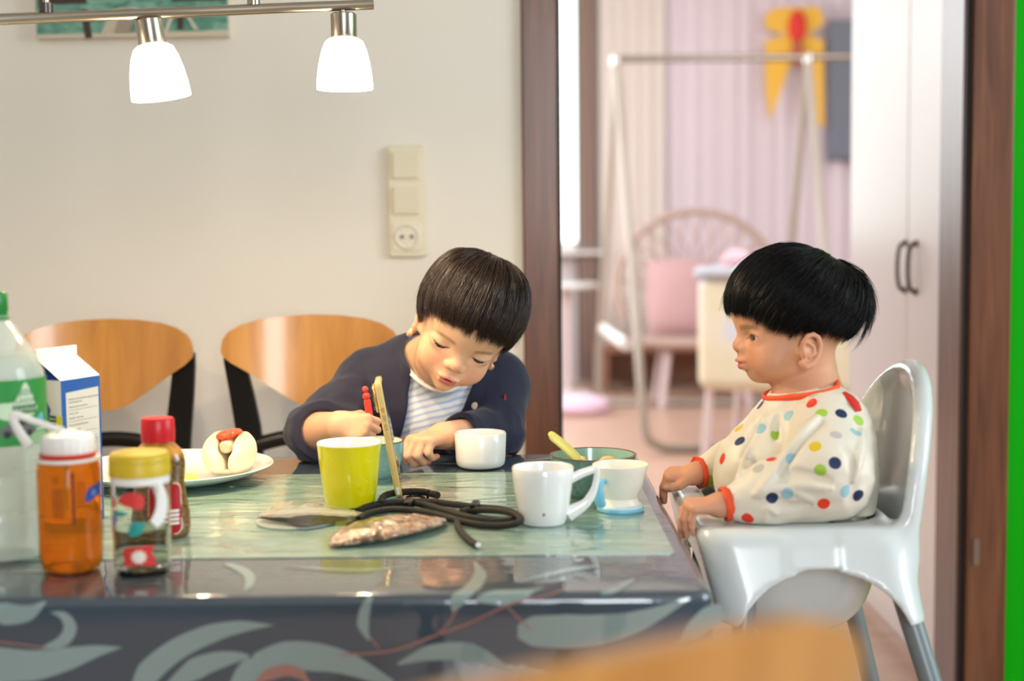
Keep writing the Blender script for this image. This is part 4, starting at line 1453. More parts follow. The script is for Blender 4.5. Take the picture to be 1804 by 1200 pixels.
# --- clear toddler bottle with yellow lid
m_clear = mat('clear_tritan', (244, 244, 240), rough=0.03, trans=1.0, ior=1.15)
m_clear.node_tree.nodes['Principled BSDF'].inputs['Base Color'].default_value = (0.97, 0.96, 0.94, 1)
m_ylid = mat('yellow_lid_plastic', (206, 178, 36), rough=0.4)
P = put(239, 1020, 0.028, T)
tb_ = thing('drinking_bottle', 'clear toddler bottle with yellow lid, white strap and red print', 'bottle', P)
R2 = px2m(51, P[1])
zb, zw, zt = (atY(236, y, P[1])[2] - T for y in (847, 836, 795))
prof = [(0, 0.0), (R2 - 0.006, 0.0), (R2 - 0.002, 0.0015), (R2 - 0.0006, 0.006), (R2, zb * 0.7), (R2, zb + 0.004)]
prof += [(R2 - 0.0012, zb + 0.004), (R2 - 0.0013, zb * 0.7), (R2 - 0.002, 0.008), (R2 - 0.006, 0.004), (0, 0.004)]
obj('body', lathe(prof, 64), m_clear, tb_)
zl = atY(239, 928, P[1])[2] - T
obj('water', lathe([(0, 0.0044), (R2 - 0.0064, 0.0044), (R2 - 0.0024, 0.0082), (R2 - 0.0018, zl), (0, zl)], 64), m_water, tb_)
obj('white_ring', lathe([(R2 - 0.001, zb - 0.001), (R2 + 0.0006, zb - 0.001), (R2 + 0.0006, zw), (R2 - 0.001, zw)], 64), m_owhite, tb_)
lid = obj('lid', lathe([(R2 + 0.0004, zw), (R2 + 0.0018, zw + 0.0006), (R2 + 0.0016, zw + 0.0135), (R2 + 0.0012, zw + 0.0142), (R2 + 0.0018, zw + 0.015), (R2 + 0.0014, zt - 0.004), (R2 - 0.001, zt - 0.0008), (R2 - 0.006, zt), (0, zt + 0.0004)], 64), m_ylid, tb_)
obj('lid_tab', tf(blob([(-0.006, -0.002), (-0.005, 0.003), (0.006, 0.003), (0.007, -0.001), (0.0, -0.003)]), rotz(0.2), (-R2 * 0.45, -R2 * 0.45, zt + 0.0007)), mat('yellow_lid_groove', (178, 150, 20), rough=0.4), lid)
sp1 = [atY(*q) for q in ((258, 840, P[1] - 0.022), (272, 848, P[1] - 0.018), (283, 872, P[1] - 0.016), (284, 897, P[1] - 0.018), (278, 915, P[1] - 0.022), (270, 924, P[1] - 0.026))]
obj('strap', tube(spline(np.array(sp1) - P, 6), np.interp(np.linspace(0, 1, 31), [0, 0.2, 0.8, 1], [0.004, 0.005, 0.0056, 0.0044]), 12, flat=(0.3, 1.1), up=(0.5, -1, 0)), m_owhite, tb_)
m_pred = mat('red_print', (214, 60, 58), rough=0.4)
m_pteal = mat('teal_print', (40, 150, 146), rough=0.4)
m_pcream = mat('cream_print', (240, 232, 214), rough=0.4)
m_pdark = mat('small_dark_print', (90, 70, 66), rough=0.5)


def tb_add(name, vf, m, z=0.0004, parent=None):
    v = np.array(vf[0])
    v[:, 2] += z
    return obj(name, on_cyl((v, vf[1]), R2, math.radians(-90), 0), m, parent or tb_, angle=None)


kx, ky = (lambda x: (x - 239) / 2505 * P[1]), (lambda y: atY(239, y, P[1] - R2)[2] - T)
tb_add('print_patch', blob([(kx(a_), ky(c_)) for a_, c_ in ((217, 972), (225, 966), (247, 963), (272, 964), (268, 978), (274, 985), (272, 1000), (250, 996), (222, 999), (219, 988))], 0, 4), m_pred)
fl = []
for k in range(20):
    q = 0.0052 if k % 2 else 0.0078
    fl.append((kx(246) + q * 1.1 * math.cos(k * math.pi / 10), ky(982) + q * math.sin(k * math.pi / 10)))
tb_add('print_flower', blob(fl, 0, 2), m_pcream, 0.0006)
tb_add('print_patch', blob([(kx(a_), ky(c_)) for a_, c_ in ((208, 884), (222, 872), (240, 868), (258, 876), (254, 898), (230, 894), (214, 888))], 0, 4), m_pred)
tb_add('print_patch', blob([(kx(a_), ky(c_)) for a_, c_ in ((231, 930), (240, 920), (258, 924), (252, 940), (240, 946), (230, 944))], 0, 4), m_pteal)
tb_add('print_patch', blob([(kx(a_), ky(c_)) for a_, c_ in ((192, 905), (206, 902), (232, 905), (216, 911), (200, 912))], 0, 4), m_pteal)
tb_add('print_patch', blob([(kx(a_), ky(c_)) for a_, c_ in ((193, 885), (201, 880), (202, 895), (196, 899))], 0, 4), m_pred)
for k in range(10):
    tb_add('measure_mark', tf(patch(-0.0022, 0.0022, -0.0005, 0.0005, 2), rotz(0.3), (kx(199), ky(868 + 15 * k), 0)), m_pdark)
tb_add('print_text', tf(text_vf('MINI MINI FUN', 0.0024, 'CENTER'), None, (kx(246), ky(958), 0)), m_pdark)

# --- mustard bottle
m_must = mat('grainy_mustard', (140, 92, 40), rough=0.22, coat=0.7, coat_rough=0.05)
nt = m_must.node_tree
tc = nt.nodes.new('ShaderNodeTexCoord')
n1_ = nt.nodes.new('ShaderNodeTexNoise')
n1_.inputs['Scale'].default_value = 60
n1_.inputs['Detail'].default_value = 5
r1 = nt.nodes.new('ShaderNodeValToRGB')
e = r1.color_ramp.elements
e[0].position, e[0].color = 0.35, lin((150, 84, 24))
e[1].position, e[1].color = 0.68, lin((226, 160, 66))
n2_ = nt.nodes.new('ShaderNodeTexNoise')
n2_.inputs['Scale'].default_value = 320
r2 = nt.nodes.new('ShaderNodeValToRGB')
e = r2.color_ramp.elements
e[0].position, e[0].color = 0.38, lin((78, 52, 26))
e[1].position, e[1].color = 0.66, lin((146, 104, 56))
sx = nt.nodes.new('ShaderNodeSeparateXYZ')
mr = nt.nodes.new('ShaderNodeMapRange')
mr.inputs['From Min'].default_value = 0.088
mr.inputs['From Max'].default_value = 0.096
mx = nt.nodes.new('ShaderNodeMix')
mx.data_type = 'RGBA'
L = nt.links
L.new(tc.outputs['Object'], n1_.inputs['Vector'])
L.new(tc.outputs['Object'], n2_.inputs['Vector'])
L.new(n1_.outputs['Fac'], r1.inputs['Fac'])
L.new(n2_.outputs['Fac'], r2.inputs['Fac'])
L.new(tc.outputs['Object'], sx.inputs[0])
L.new(sx.outputs['Z'], mr.inputs['Value'])
L.new(mr.outputs['Result'], mx.inputs['Factor'])
L.new(r2.outputs['Color'], mx.inputs['A'])
L.new(r1.outputs['Color'], mx.inputs['B'])
L.new(mx.outputs['Result'], nt.nodes['Principled BSDF'].inputs['Base Color'])
P = put(274, 953, 0.025)
mu = thing('mustard_bottle', 'squeeze bottle of grainy brown mustard with red cap and red label', 'mustard bottle', P)
k_ = lambda n_: px2m(n_, P[1])
zz = lambda y: atY(274, y, P[1])[2] - TZ
prof = [(0, 0.0), (k_(46), 0.0), (k_(51), 0.003)] + [(k_(a_), zz(c_)) for a_, c_ in ((53.5, 925), (52.5, 905), (49, 882), (45.5, 860), (44.5, 845), (46, 828), (47, 815), (45, 802), (39, 791), (31, 783), (27, 778), (27, 770))] + [(0, zz(770))]
obj('body', lathe(prof, 56, 1, 0.72), m_must, mu)
obj('cap', lathe([(k_(27), zz(777)), (k_(29.5), zz(777)), (k_(30), zz(760)), (k_(29.5), zz(740)), (k_(27), zz(736)), (0, zz(735.5))], 48, 1, 0.9), mat('red_cap_plastic', (206, 24, 36), rough=0.35), mu)


def on_bottle(vf, off):
    v = np.array(vf[0], float)
    out = []
    zs, rs = [c_ for _, c_ in prof[2:-1]], [a_ for a_, _ in prof[2:-1]]
    for x, z, _ in v:
        r = np.interp(z, zs, rs) + off
        a = -math.pi / 2 + x / r
        out.append((r * math.cos(a), r * 0.72 * math.sin(a) - off * 0.4, z))
    return out, vf[1]


def lab_shape(g):
    t, b_, l_, r_ = zz(846) - g, zz(936) + g, -k_(12) + g, k_(52) - g
    o_ = rrect(r_ - l_, t - b_, k_(15) - g * 0.6, 5, (l_ + r_) / 2, (t + b_) / 2)
    return blob(o_, 0, 1)


lb = obj('label_border', on_bottle(lab_shape(0), 0.0005), mat('label_cream', (226, 200, 170), rough=0.4), mu, angle=None)
obj('label_red', on_bottle(lab_shape(0.0016), 0.0008), mat('label_red', (176, 22, 34), rough=0.35), lb, angle=None)
lw = MB()
for k in range(4):
    lw.add(on_bottle(patch(k_(16), k_(45), zz(897 + 7 * k), zz(892.5 + 7 * k), 6), 0.0012))
obj('label_lines', lw, m_owhite, lb, angle=None)

# --- milk carton
m_carton = mat('carton_white', (240, 238, 230), rough=0.45, coat=0.1)
m_cblue = mat('carton_blue', (34, 92, 170), rough=0.4, coat=0.1)
m_cdblue = mat('carton_dark_blue', (24, 62, 140), rough=0.4)
m_cbeige = mat('carton_grey_white', (220, 216, 206), rough=0.45)
m_ctext = mat('carton_text', (60, 58, 56), rough=0.6)
al = math.radians(67)
WC = 0.068
RC = atZ(184, 914, TZ)
near = np.array([RC[0] - WC * math.cos(al), RC[1] - WC * math.sin(al), TZ])
mk = thing('milk_carton', 'one litre gable top milk carton, white and blue with printed text', 'milk carton', near, al)
# local: x along the right face, y along the left face (to the back left)
ZT, ZR = atY(108, 671, near[1])[2] - TZ, 0
ctr = near + rotz(al) @ np.array([WC / 2, WC / 2, 0])
ZR = atY(100, 628, ctr[1])[2] - TZ
ZF = atY(100, 612, ctr[1])[2] - TZ
b = MB()
w = WC
v = [(0, 0, 0), (w, 0, 0), (w, w, 0), (0, w, 0), (0, 0, ZT), (w, 0, ZT), (w, w, ZT), (0, w, ZT)]
b.add((v, [(0, 3, 2, 1)]), 0)
b.add((v, [(0, 1, 5, 4)]), 1)                                # right face blue
b.add((v, [(1, 2, 6, 5), (2, 3, 7, 6), (3, 0, 4, 7)]), 2)
r0, r1_ = (0.0, w / 2, ZR), (w, w / 2, ZR)
b.add(([(0, 0, ZT), (w, 0, ZT), r1_, r0], [(0, 1, 2, 3)]), 0)         # sloped panel towards the camera
b.add(([(0, w, ZT), (w, w, ZT), r1_, r0], [(3, 2, 1, 0)]), 0)
for x, s in ((0.0, 1), (w, -1)):
    ind = (x + s * 0.018, w / 2, ZT + (ZR - ZT) * 0.62)
    b.add(([(x, 0, ZT), (x, w, ZT), ind], [(0, 1, 2)]), 3)
    b.add(([(x, 0, ZT), ind, (x, w / 2 - 0.001, ZR)], [(0, 1, 2)]), 3)
    b.add(([(x, w, ZT), ind, (x, w / 2 + 0.001, ZR)], [(0, 2, 1)]), 3)
obj('body', b, [m_carton, m_cblue, m_cbeige, m_cdblue], mk, smooth=False)
obj('top_fin', box(-0.0005, w + 0.0005, w / 2 - 0.0016, w / 2 + 0.0016, ZR - 0.003, ZF), m_carton, mk, bevel=0.0008)
# right face print: u along x, v up; face plane y = 0
up_ = lambda vf, off=0.0004: on_plane(vf, (0, -off, 0), (1, 0, 0), (0, 0, 1))
pan = obj('text_panel', up_(prism([(0.0075, 0.030), (w - 0.004, 0.030), (w - 0.004, ZT - 0.013), (0.0075, ZT - 0.015)], 0, 0.0002)), m_cbeige, mk)
tx = MB()
xl = 0.0115
rows = [('Halfvolle melk uit Nederland, gepasteuriseerd', 0.0028, ZT - 0.024), ('en gehomogeniseerd', 0.0028, ZT - 0.0275), ('Gepasteuriseerde volle melk', 0.0028, ZT - 0.033),
        ('Inhoud: 1 liter', 0.0028, ZT - 0.0405), ('Ingredi\u00ebnt: volle melk', 0.0028, ZT - 0.046), ('Na openen gekoeld bewaren', 0.0028, ZT - 0.054), ('Allergenen: melk', 0.0028, ZT - 0.060),
        ('Gemiddelde voedingswaarde', 0.0030, ZT - 0.067)]
for s, sz, z in rows:
    t2_ = text_vf(s, sz)
    tx.add(up_(tf(t2_, None, (xl, z, 0)), 0.0008))
for z in (0.036, 0.049, 0.0625, 0.0695, 0.098, 0.128, 0.1405):
    tx.add(up_(patch(xl - 0.001, w - 0.007, ZT - z, ZT - z + 0.0003, 2), 0.0008))
for k, (a_, c_, e_) in enumerate((('', 'per 100 ml', 'per 200 ml'), ('Energie', '268 kJ', '536 kJ'), ('', '64 kcal', '128 kcal'), ('Vetten', '3,5 g', '7,0 g'), ('w.v. verzadigd', '2,3 g', '4,6 g'), ('Koolhydraten', '4,7 g', '9,4 g'), ('w.v. suikers', '4,7 g', '9,4 g'), ('Eiwitten', '3,4 g', '6,8 g'), ('Zout', '0,10 g', '0,20 g'))):
    z = ZT - 0.0735 - 0.0028 * k
    for s, x, al_ in ((a_, xl, 'LEFT'), (c_, 0.046, 'RIGHT'), (e_, 0.062, 'RIGHT')):
        if s:
            tx.add(up_(tf(text_vf(s, 0.0025, al_), None, (x, z, 0)), 0.0008))
for k, s in enumerate(('Gekoeld bewaren bij max. 7 graden.', 'Ten minste houdbaar tot:', 'zie bovenzijde van het pak.', 'Goed schudden voor gebruik.')):
    tx.add(up_(tf(text_vf(s, 0.0025), None, (xl, ZT - 0.102 - 0.0032 * k, 0)), 0.0008))
for k, s in enumerate(('Afval', 'Pak', 'Leeg en plat bij het plastic.')):
    tx.add(up_(tf(text_vf(s, 0.0025), None, (xl, ZT - 0.131 - 0.003 * k, 0)), 0.0008))
tx.add(up_(tf(text_vf('1L e', 0.0105, 'RIGHT'), None, (w - 0.0055, 0.036, 0)), 0.0008))
obj('printed_text', tx, m_ctext, pan, smooth=False)
bc = MB()
bc.add(up_(patch(0.0065, w - 0.004, 0.0115, 0.0275, 2), 0.0006))
obj('barcode_panel', bc, m_carton, mk, smooth=False)
bc = MB()
rb_ = np.random.default_rng(9)
x = 0.034
while x < w - 0.006:
    ww = rb_.choice([0.0004, 0.0007, 0.0011])
    bc.add(up_(patch(x, x + ww, 0.0150, 0.0270, 1), 0.0010))
    x += ww + rb_.choice([0.0004, 0.0006, 0.0009])
bc.add(up_(tf(text_vf('8710400', 0.003), None, (0.036, 0.0121, 0)), 0.0010))
obj('barcode', bc, m_ctext, mk, smooth=False)
# left face print: plane x = 0, u runs from the near corner backwards (shown right to left)
lf = lambda vf, off=0.0004: on_plane(vf, (-off, w, 0), (0, -1, 0), (0, 0, 1))
obj('blue_print', lf(prism([(0.028, ZT - 0.055), (0.048, ZT - 0.05), (0.0525, ZT - 0.034), (0.044, ZT - 0.018), (0.028, ZT - 0.016)], 0, 0.0002)), m_cdblue, mk)
lg = obj('logo_green', lf(prism([(0.050, ZT - 0.057), (0.0605, ZT - 0.058), (0.0605, ZT - 0.041), (0.050, ZT - 0.040)], 0, 0.0002), 0.0006), mat('logo_green', (24, 92, 52), rough=0.4), mk)
obj('logo_yellow', lf(prism([(0.0605, ZT - 0.058), (0.0690, ZT - 0.0585), (0.0690, ZT - 0.0415), (0.0605, ZT - 0.041)], 0, 0.0002), 0.0006), mat('logo_yellow', (222, 208, 30), rough=0.4), mk)
lt_ = MB()
for k, s in enumerate(('Beter', 'Leven')):
    lt_.add(lf(tf(text_vf(s, 0.0042), None, (0.0507, ZT - 0.0455 - 0.0042 * k, 0)), 0.001))
obj('logo_text', lt_, m_carton, lg, smooth=False)
lt_ = MB()
lt_.add(lf(tf(text_vf('1 liter', 0.0062), None, (0.050, ZT - 0.076, 0)), 0.0008))
obj('printed_text', lt_, m_cdblue, mk, smooth=False)

# --- lanyard
m_cord = mat('black_cord', (30, 27, 25), rough=0.6)
nt = m_cord.node_tree
tc = nt.nodes.new('ShaderNodeTexCoord')
wv = nt.nodes.new('ShaderNodeTexWave')
wv.inputs['Scale'].default_value = 160
bp = nt.nodes.new('ShaderNodeBump')
bp.inputs['Strength'].default_value = 0.5
bp.inputs['Distance'].default_value = 0.002
nt.links.new(tc.outputs['Object'], wv.inputs['Vector'])
nt.links.new(wv.outputs['Fac'], bp.inputs['Height'])
nt.links.new(bp.outputs['Normal'], nt.nodes['Principled BSDF'].inputs['Normal'])
m_pblack = mat('black_plastic', (14, 14, 15), rough=0.25)
rc_ = 0.0042
LB = np.array([-0.09, 1.66, TZ])
ly = thing('phone_lanyard', 'black cord phone lanyard with clips coiled beside the white mug', 'lanyard', LB)


def cpx(pts, lift):
    out = []
    for i, q in enumerate(pts):
        lz = lift[i] if hasattr(lift, '__len__') else lift
        zc = TZ + rc_ + lz
        out.append(atZ(580 + q[0] / 5.011, 840 + q[1] / 5.011, zc) - LB)
    return spline(out, 6)


A = [(255, 305), (330, 268), (450, 240), (600, 230), (760, 235), (900, 262), (1060, 310), (1250, 362), (1450, 388), (1590, 386), (1655, 365), (1640, 325), (1520, 288), (1330, 272), (1100, 245), (930, 225), (800, 222)]
Bc = [(255, 375), (320, 338), (410, 308), (560, 288), (750, 300), (950, 335), (1150, 390), (1350, 428), (1530, 432), (1660, 410), (1690, 370), (1620, 320), (1500, 300), (1380, 295), (1240, 295), (1165, 312)]
A = [(x - 0, y - (0)) for x, y in A]
cm_ = MB()
cm_.add(tube(cpx(A, 0.0012), rc_, 12))
cm_.add(tube(cpx(Bc, [0.001] * 9 + [0.006, 0.0085, 0.0085, 0.006, 0.003, 0.001, 0.0]), rc_, 12))
cm_.add(tube(cpx([(1128, 392), (1140, 450), (1185, 510), (1250, 570), (1302, 604)], 0.0), 0.0040, 12))
cm_.add(tube(cpx([(452, 240), (462, 205), (492, 168), (570, 145), (700, 132), (820, 134), (900, 150), (958, 165)], 0.002), 0.0045, 12))
obj('cord', cm_, m_cord, ly, angle=60)
q = atZ(580 + 1306 / 5.011, 840 + 606 / 5.011, TZ + rc_) - LB
obj('white_tip', tf(lathe([(0, -0.0018), (0.0026, -0.0012), (0.003, 0), (0.0026, 0.0012), (0, 0.0018)], 14), rotx(1.2), q + np.array([0.001, -0.0022, 0.0008])), m_owhite, ly)
for x, y in ((706, 262), (1287, 285)):
    q = atZ(580 + x / 5.011, 840 + y / 5.011, TZ + rc_) - LB
    obj('clip', tf(MB().add(box(-0.0046, 0.0046, -0.016, 0.014, -0.0040, 0.0085)).vf(), rotz(-0.1), q), m_pblack, ly, bevel=0.0016)
q = atZ(580 + 872 / 5.011, 840 + 168 / 5.011, TZ + 0.0088) - LB
obj('ring', tube([(q[0] + 0.0015 * math.sin(a), q[1] + 0.0065 * math.cos(a), q[2] + 0.0065 * math.sin(a)) for a in np.linspace(0, 2 * math.pi, 24, endpoint=False)], 0.0016, 8, closed=True), mat('black_gloss_metal', (30, 30, 36), rough=0.12, metal=0.9), ly)
q1 = [atZ(580 + x / 5.011, 840 + y / 5.011, TZ + 0.002) - LB for x, y in ((830, 205), (760, 208), (700, 200), (690, 180), (740, 168), (800, 172), (840, 185))]
obj('hook', tube(spline(q1, 5), 0.0016, 8), m_pblack, ly)
q = atZ(580 + 195 / 5.011, 840 + 418 / 5.011, TZ + 0.0035) - LB
q2 = atZ(580 + 262 / 5.011, 840 + 370 / 5.011, TZ + 0.0045) - LB
dirv = (q2 - q) / np.linalg.norm(q2 - q)
obj('end_connector', tube([q - dirv * 0.008, q, q2], 0.0046, 4, flat=(0.75, 1.1)), m_pblack, ly, smooth=False, bevel=0.0008)

# --- wrapped biscuit pack
m_pack = mat('biscuit_wrapper', (190, 150, 110), rough=0.22, coat=1.0, coat_rough=0.06, bump=(42, 0.8, 0.012), bump_coat=True)
noise_color(m_pack, [(0.30, (58, 40, 28)), (0.43, (120, 88, 62)), (0.52, (196, 172, 142)), (0.58, (156, 96, 50)), (0.72, (228, 218, 204))], (1, 1, 1), 38, 6, 0.8)
CK = atZ(688, 938, TZ) + np.array([0, -0.030, 0])
ck = thing('wrapped_biscuit', 'brown biscuit in crinkled clear foil in front of the lanyard', 'biscuit', CK)
v, f = [], []
nu, nv = 60, 26
rg = np.random.default_rng(2)
tip0, tip1 = atZ(588, 956, TZ) - atZ(688, 938, TZ), atZ(784, 912, TZ) - atZ(688, 938, TZ)
ax = tip1 - tip0
axn = ax / np.linalg.norm(ax)
pn = np.array([-axn[1], axn[0], 0])
for i in range(nu + 1):
    u = i / nu
    wd = 0.0375 * (max(0, 1 - abs(2 * u - 1) ** 2.3)) ** 0.75 + 0.0012
    ht = 0.0175 * (max(0, 1 - abs(2 * u - 1) ** 2.0)) ** 0.8 + 0.0014
    for j in range(nv):
        a = 2 * math.pi * j / nv
        c = tip0 + ax * u
        zz_ = (0.5 + 0.5 * math.sin(a))
        k = 0.62 + 0.38 * abs(math.cos(a))
        p_ = c + pn * wd * math.cos(a) + np.array([0, 0, ht * zz_ + 0.0004 + 0.002 * (1 - min(1, 4 * min(u, 1 - u)))])
        v.append(p_)
v = np.array(v)
nrm_ = vnoise(v, 110, 1) * 0.0016 + np.abs(vnoise(v, 220, 2)) * 0.0010
v[:, 2] = np.maximum(v[:, 2] + nrm_ * (v[:, 2] > 0.004), 0.0003)
for i in range(nu):
    for j in range(nv):
        f.append((i * nv + j, i * nv + (j + 1) % nv, (i + 1) * nv + (j + 1) % nv, (i + 1) * nv + j))
f.append(tuple(range(nv)))
f.append(tuple(nu * nv + j for j in range(nv))[::-1])
obj('foil_pack', (v.tolist(), f), m_pack, ck, angle=35)

# --- torn empty wrapper and the clear lid beneath it
m_lid = mat('milky_clear_lid', (232, 238, 228), rough=0.3, alpha=0.5)
lc = atZ(522, 921, TZ)
ld = thing('plastic_lid', 'pale translucent plastic lid lying flat under the torn wrapper', 'lid', lc)
obj('disc', lathe([(0, 0.0004), (0.040, 0.0004), (0.045, 0.001), (0.046, 0.003), (0.042, 0.0038), (0.030, 0.0044), (0, 0.0046)], 48, 1.0, 1.0), m_lid, ld)
m_wrap = mat('grey_clear_film', (200, 194, 180), rough=0.15, coat=1.0, alpha=0.55, bump=(60, 0.7, 0.004))
m_wrapd = mat('dark_inner_foil', (52, 46, 40), rough=0.2, coat=0.6)
WPp = atZ(552, 912, TZ)
wrp = thing('torn_wrapper', 'torn empty clear snack wrapper with dark edge lying beside the yellow mug', 'wrapper', WPp)


def sheet(outer, zs, thick=0.0005, n_=10):
    """quad sheet between a front and a back line"""
    a, b_ = spline(outer[0], n_), spline(outer[1], n_)
    v = []
    for t in np.linspace(0, 1, 8):
        q_ = a * (1 - t) + b_ * t
        q_ = q_ + np.stack([0 * q_[:, 0], 0 * q_[:, 0], zs * math.sin(math.pi * t) * np.sin(np.linspace(0, math.pi, len(q_)))], 1)
        v.append(q_)
    v = np.array(v)
    N1 = v.shape[1]
    v = v.reshape(-1, 3)
    f = [(j * N1 + i, j * N1 + i + 1, (j + 1) * N1 + i + 1, (j + 1) * N1 + i) for j in range(7) for i in range(N1 - 1)]
    n = len(v)
    v2 = v - np.array([0, 0, thick])
    f2 = [tuple(q + n for q in reversed(t)) for t in f]
    ed = []
    for i in range(N1 - 1):
        ed += [(i, n + i, n + i + 1, i + 1), (7 * N1 + i, 7 * N1 + i + 1, n + 7 * N1 + i + 1, n + 7 * N1 + i)]
    for j in range(7):
        ed += [(j * N1, (j + 1) * N1, n + (j + 1) * N1, n + j * N1), (j * N1 + N1 - 1, n + j * N1 + N1 - 1, n + (j + 1) * N1 + N1 - 1, (j + 1) * N1 + N1 - 1)]
    return v, f + f2 + ed


wz = lambda x, y, z: atZ(x, y, TZ + z) - WPp
sh1 = sheet(([wz(452, 911, 0.010), wz(500, 912, 0.014), wz(545, 908, 0.013), wz(600, 909, 0.011), wz(642, 909, 0.007)], [wz(492, 884, 0.012), wz(530, 883, 0.013), wz(575, 889, 0.012), wz(615, 897, 0.009), wz(648, 903, 0.006)]), 0.004)
sh2 = sheet(([wz(453, 913, 0.008), wz(500, 921, 0.007), wz(535, 926, 0.006), wz(580, 921, 0.005), wz(636, 915, 0.005)], [wz(455, 908, 0.009), wz(500, 906, 0.012), wz(540, 903, 0.011), wz(590, 905, 0.009), wz(638, 908, 0.006)]), 0.0)
v_ = np.array(sh1[0])
v_[:, 2] += 0.0012 * vnoise(v_, 120, 4)
obj('film', (v_.tolist(), sh1[1]), m_wrap, wrp, angle=30)
obj('dark_foil', (np.array(sh2[0]).tolist(), sh2[1]), m_wrapd, wrp, angle=30)

# ================================================================= high chair
m_hc = mat('white_high_chair_plastic', (208, 216, 216), rough=0.22, coat=0.25, coat_rough=0.1)
m_hcleg = mat('grey_leg_paint', (124, 134, 138), rough=0.35, metal=0.25)
HZ = 0.752
HB_ = np.array([0.335, 1.754, 0.0])
hc = thing('high_chair', 'white plastic high chair with grey legs seating the toddler', 'high chair', HB_)


def rr2(x, y, cx, cy, hx, hy, r):
    qx, qy = np.abs(x - cx) - (hx - r), np.abs(y - cy) - (hy - r)
    return np.hypot(np.maximum(qx, 0), np.maximum(qy, 0)) + np.minimum(np.maximum(qx, qy), 0) - r


def f_hc(p):
    x, y, z = p.T
    d = HZ - z                                     # depth below the rim
    s = np.clip(d / 0.09, -0.2, 1.6)
    cx, hx, hy = 0.325 + 0.020 * s, 0.120 - 0.003 * s, 0.178 + 0.028 * s
    o2 = rr2(x, y, cx, 1.754, hx, hy, 0.04)
    outer = np.maximum(smax(o2, z - HZ, 0.018), HZ - 0.104 - z)
    inner = smax(o2 + 0.0075, z - HZ + 0.008, 0.012)
    shell = np.maximum(outer, -inner)
    # arches cut in the four sides
    arch = np.sqrt(((x - 0.345) / 0.098) ** 2 + ((z - (HZ - 0.128)) / 0.082) ** 2) - 1
    arch = arch * 0.075
    arch2 = (np.sqrt(((y - 1.754) / 0.13) ** 2 + ((z - (HZ - 0.13)) / 0.075) ** 2) - 1) * 0.07
    shell = smax(shell, -np.maximum(arch, -(np.abs(y - 1.754) - 0.12)), 0.004)
    shell = smax(shell, -np.maximum(arch2, -(np.abs(x - cx) - 0.08)), 0.004)
    # shallow raised field on the sides
    pn = smax(np.abs(x - 0.335) - 0.030, np.abs(z - (HZ - 0.026)) - 0.022, 0.006)
    shell = np.where(np.abs(y - 1.754) > 0.13, shell + 0.0014 * np.clip(-pn / 0.003 + 0.5, 0, 1), shell)
    # bucket
    e_ = np.clip(d / 0.14, 0, 1.2) ** 2
    b2 = rr2(x, y, 0.338, 1.754, 0.098 - 0.02 * e_, 0.140 - 0.03 * e_, 0.07)
    bk = smax(b2, HZ - 0.150 - z, 0.06)
    shell = smax(shell, -np.maximum(b2 + 0.004, HZ - 0.06 - z), 0.010)
    bshell = np.maximum(np.maximum(np.abs(bk) - 0.0028, z - HZ + 0.004), 0)
    bshell = np.where(z > HZ - 0.004, np.hypot(np.maximum(np.abs(bk) - 0.0028, 0), z - HZ + 0.004), np.abs(bk) - 0.0028)
    shell = smin(shell, bshell, 0.010)
    # back rest
    dy = y - 1.754
    xs = 0.468 + 0.022 * np.clip((z - 0.74) / 0.17, 0, 1.2) - 0.020 * (dy / 0.15) ** 2
    zc = 0.755
    q = np.sqrt((dy / 0.158) ** 2 + (np.maximum(z - zc, 0) / 0.161) ** 2)
    sil = (q - 1) * 0.14
    sil = np.maximum(sil, 0.66 - z)
    pl_ = np.maximum(np.abs(x - xs) * 0.93 - 0.003, sil)
    rim_ = np.hypot((x - xs) * 0.93 - 0.004, sil + 0.002) - 0.0105
    rim_ = smax(rim_, 0.70 - z, 0.02)
    back = smin(pl_, rim_, 0.010)
    # shoulder between arms and back
    return smin(shell, back, 0.022)


V, Q = sdf_mesh(f_hc, (0.17, 1.44, 0.58), (0.56, 2.03, 0.94), 0.003, slack=1.8)
V = smooth_mesh(V, Q, 3)
obj('seat_shell', (V, Q), m_hc, hc, angle=None, world=True)
for sx, sy in ((0, 0), (0, 1), (1, 0), (1, 1)):
    x = 0.436 if sx else 0.264
    y = 1.588 if sy == 0 else 1.920
    xe = x + (0.19 if sx else -0.08)
    ye = y + (-0.15 if sy == 0 else 0.15)
    o = obj('leg', tube([(x, y, 0.690), ((x + xe) / 2, (y + ye) / 2, 0.35), (xe, ye, 0.012)], 0.0128, 16), m_hcleg, hc, world=True)
    obj('leg_cap', tf(lathe([(0, -0.012), (0.012, -0.012), (0.0145, -0.008), (0.0145, 0.01), (0, 0.012)], 16), None, np.array([xe, ye, 0.012]) - HB_), m_pblack, o)

# ================================================================= people


def groups_sdf(groups, k):
    def f(p):
        d = None
        for c, r, g in groups:
            s = np.linalg.norm(p - np.array(c), axis=1) - r
            e = np.maximum(s, 0.012)
            mk_ = s < 0.012
            if mk_.any():
                e[mk_] = g(p[mk_])
            d = e if d is None else smin(d, e, k)
        return d
    return f


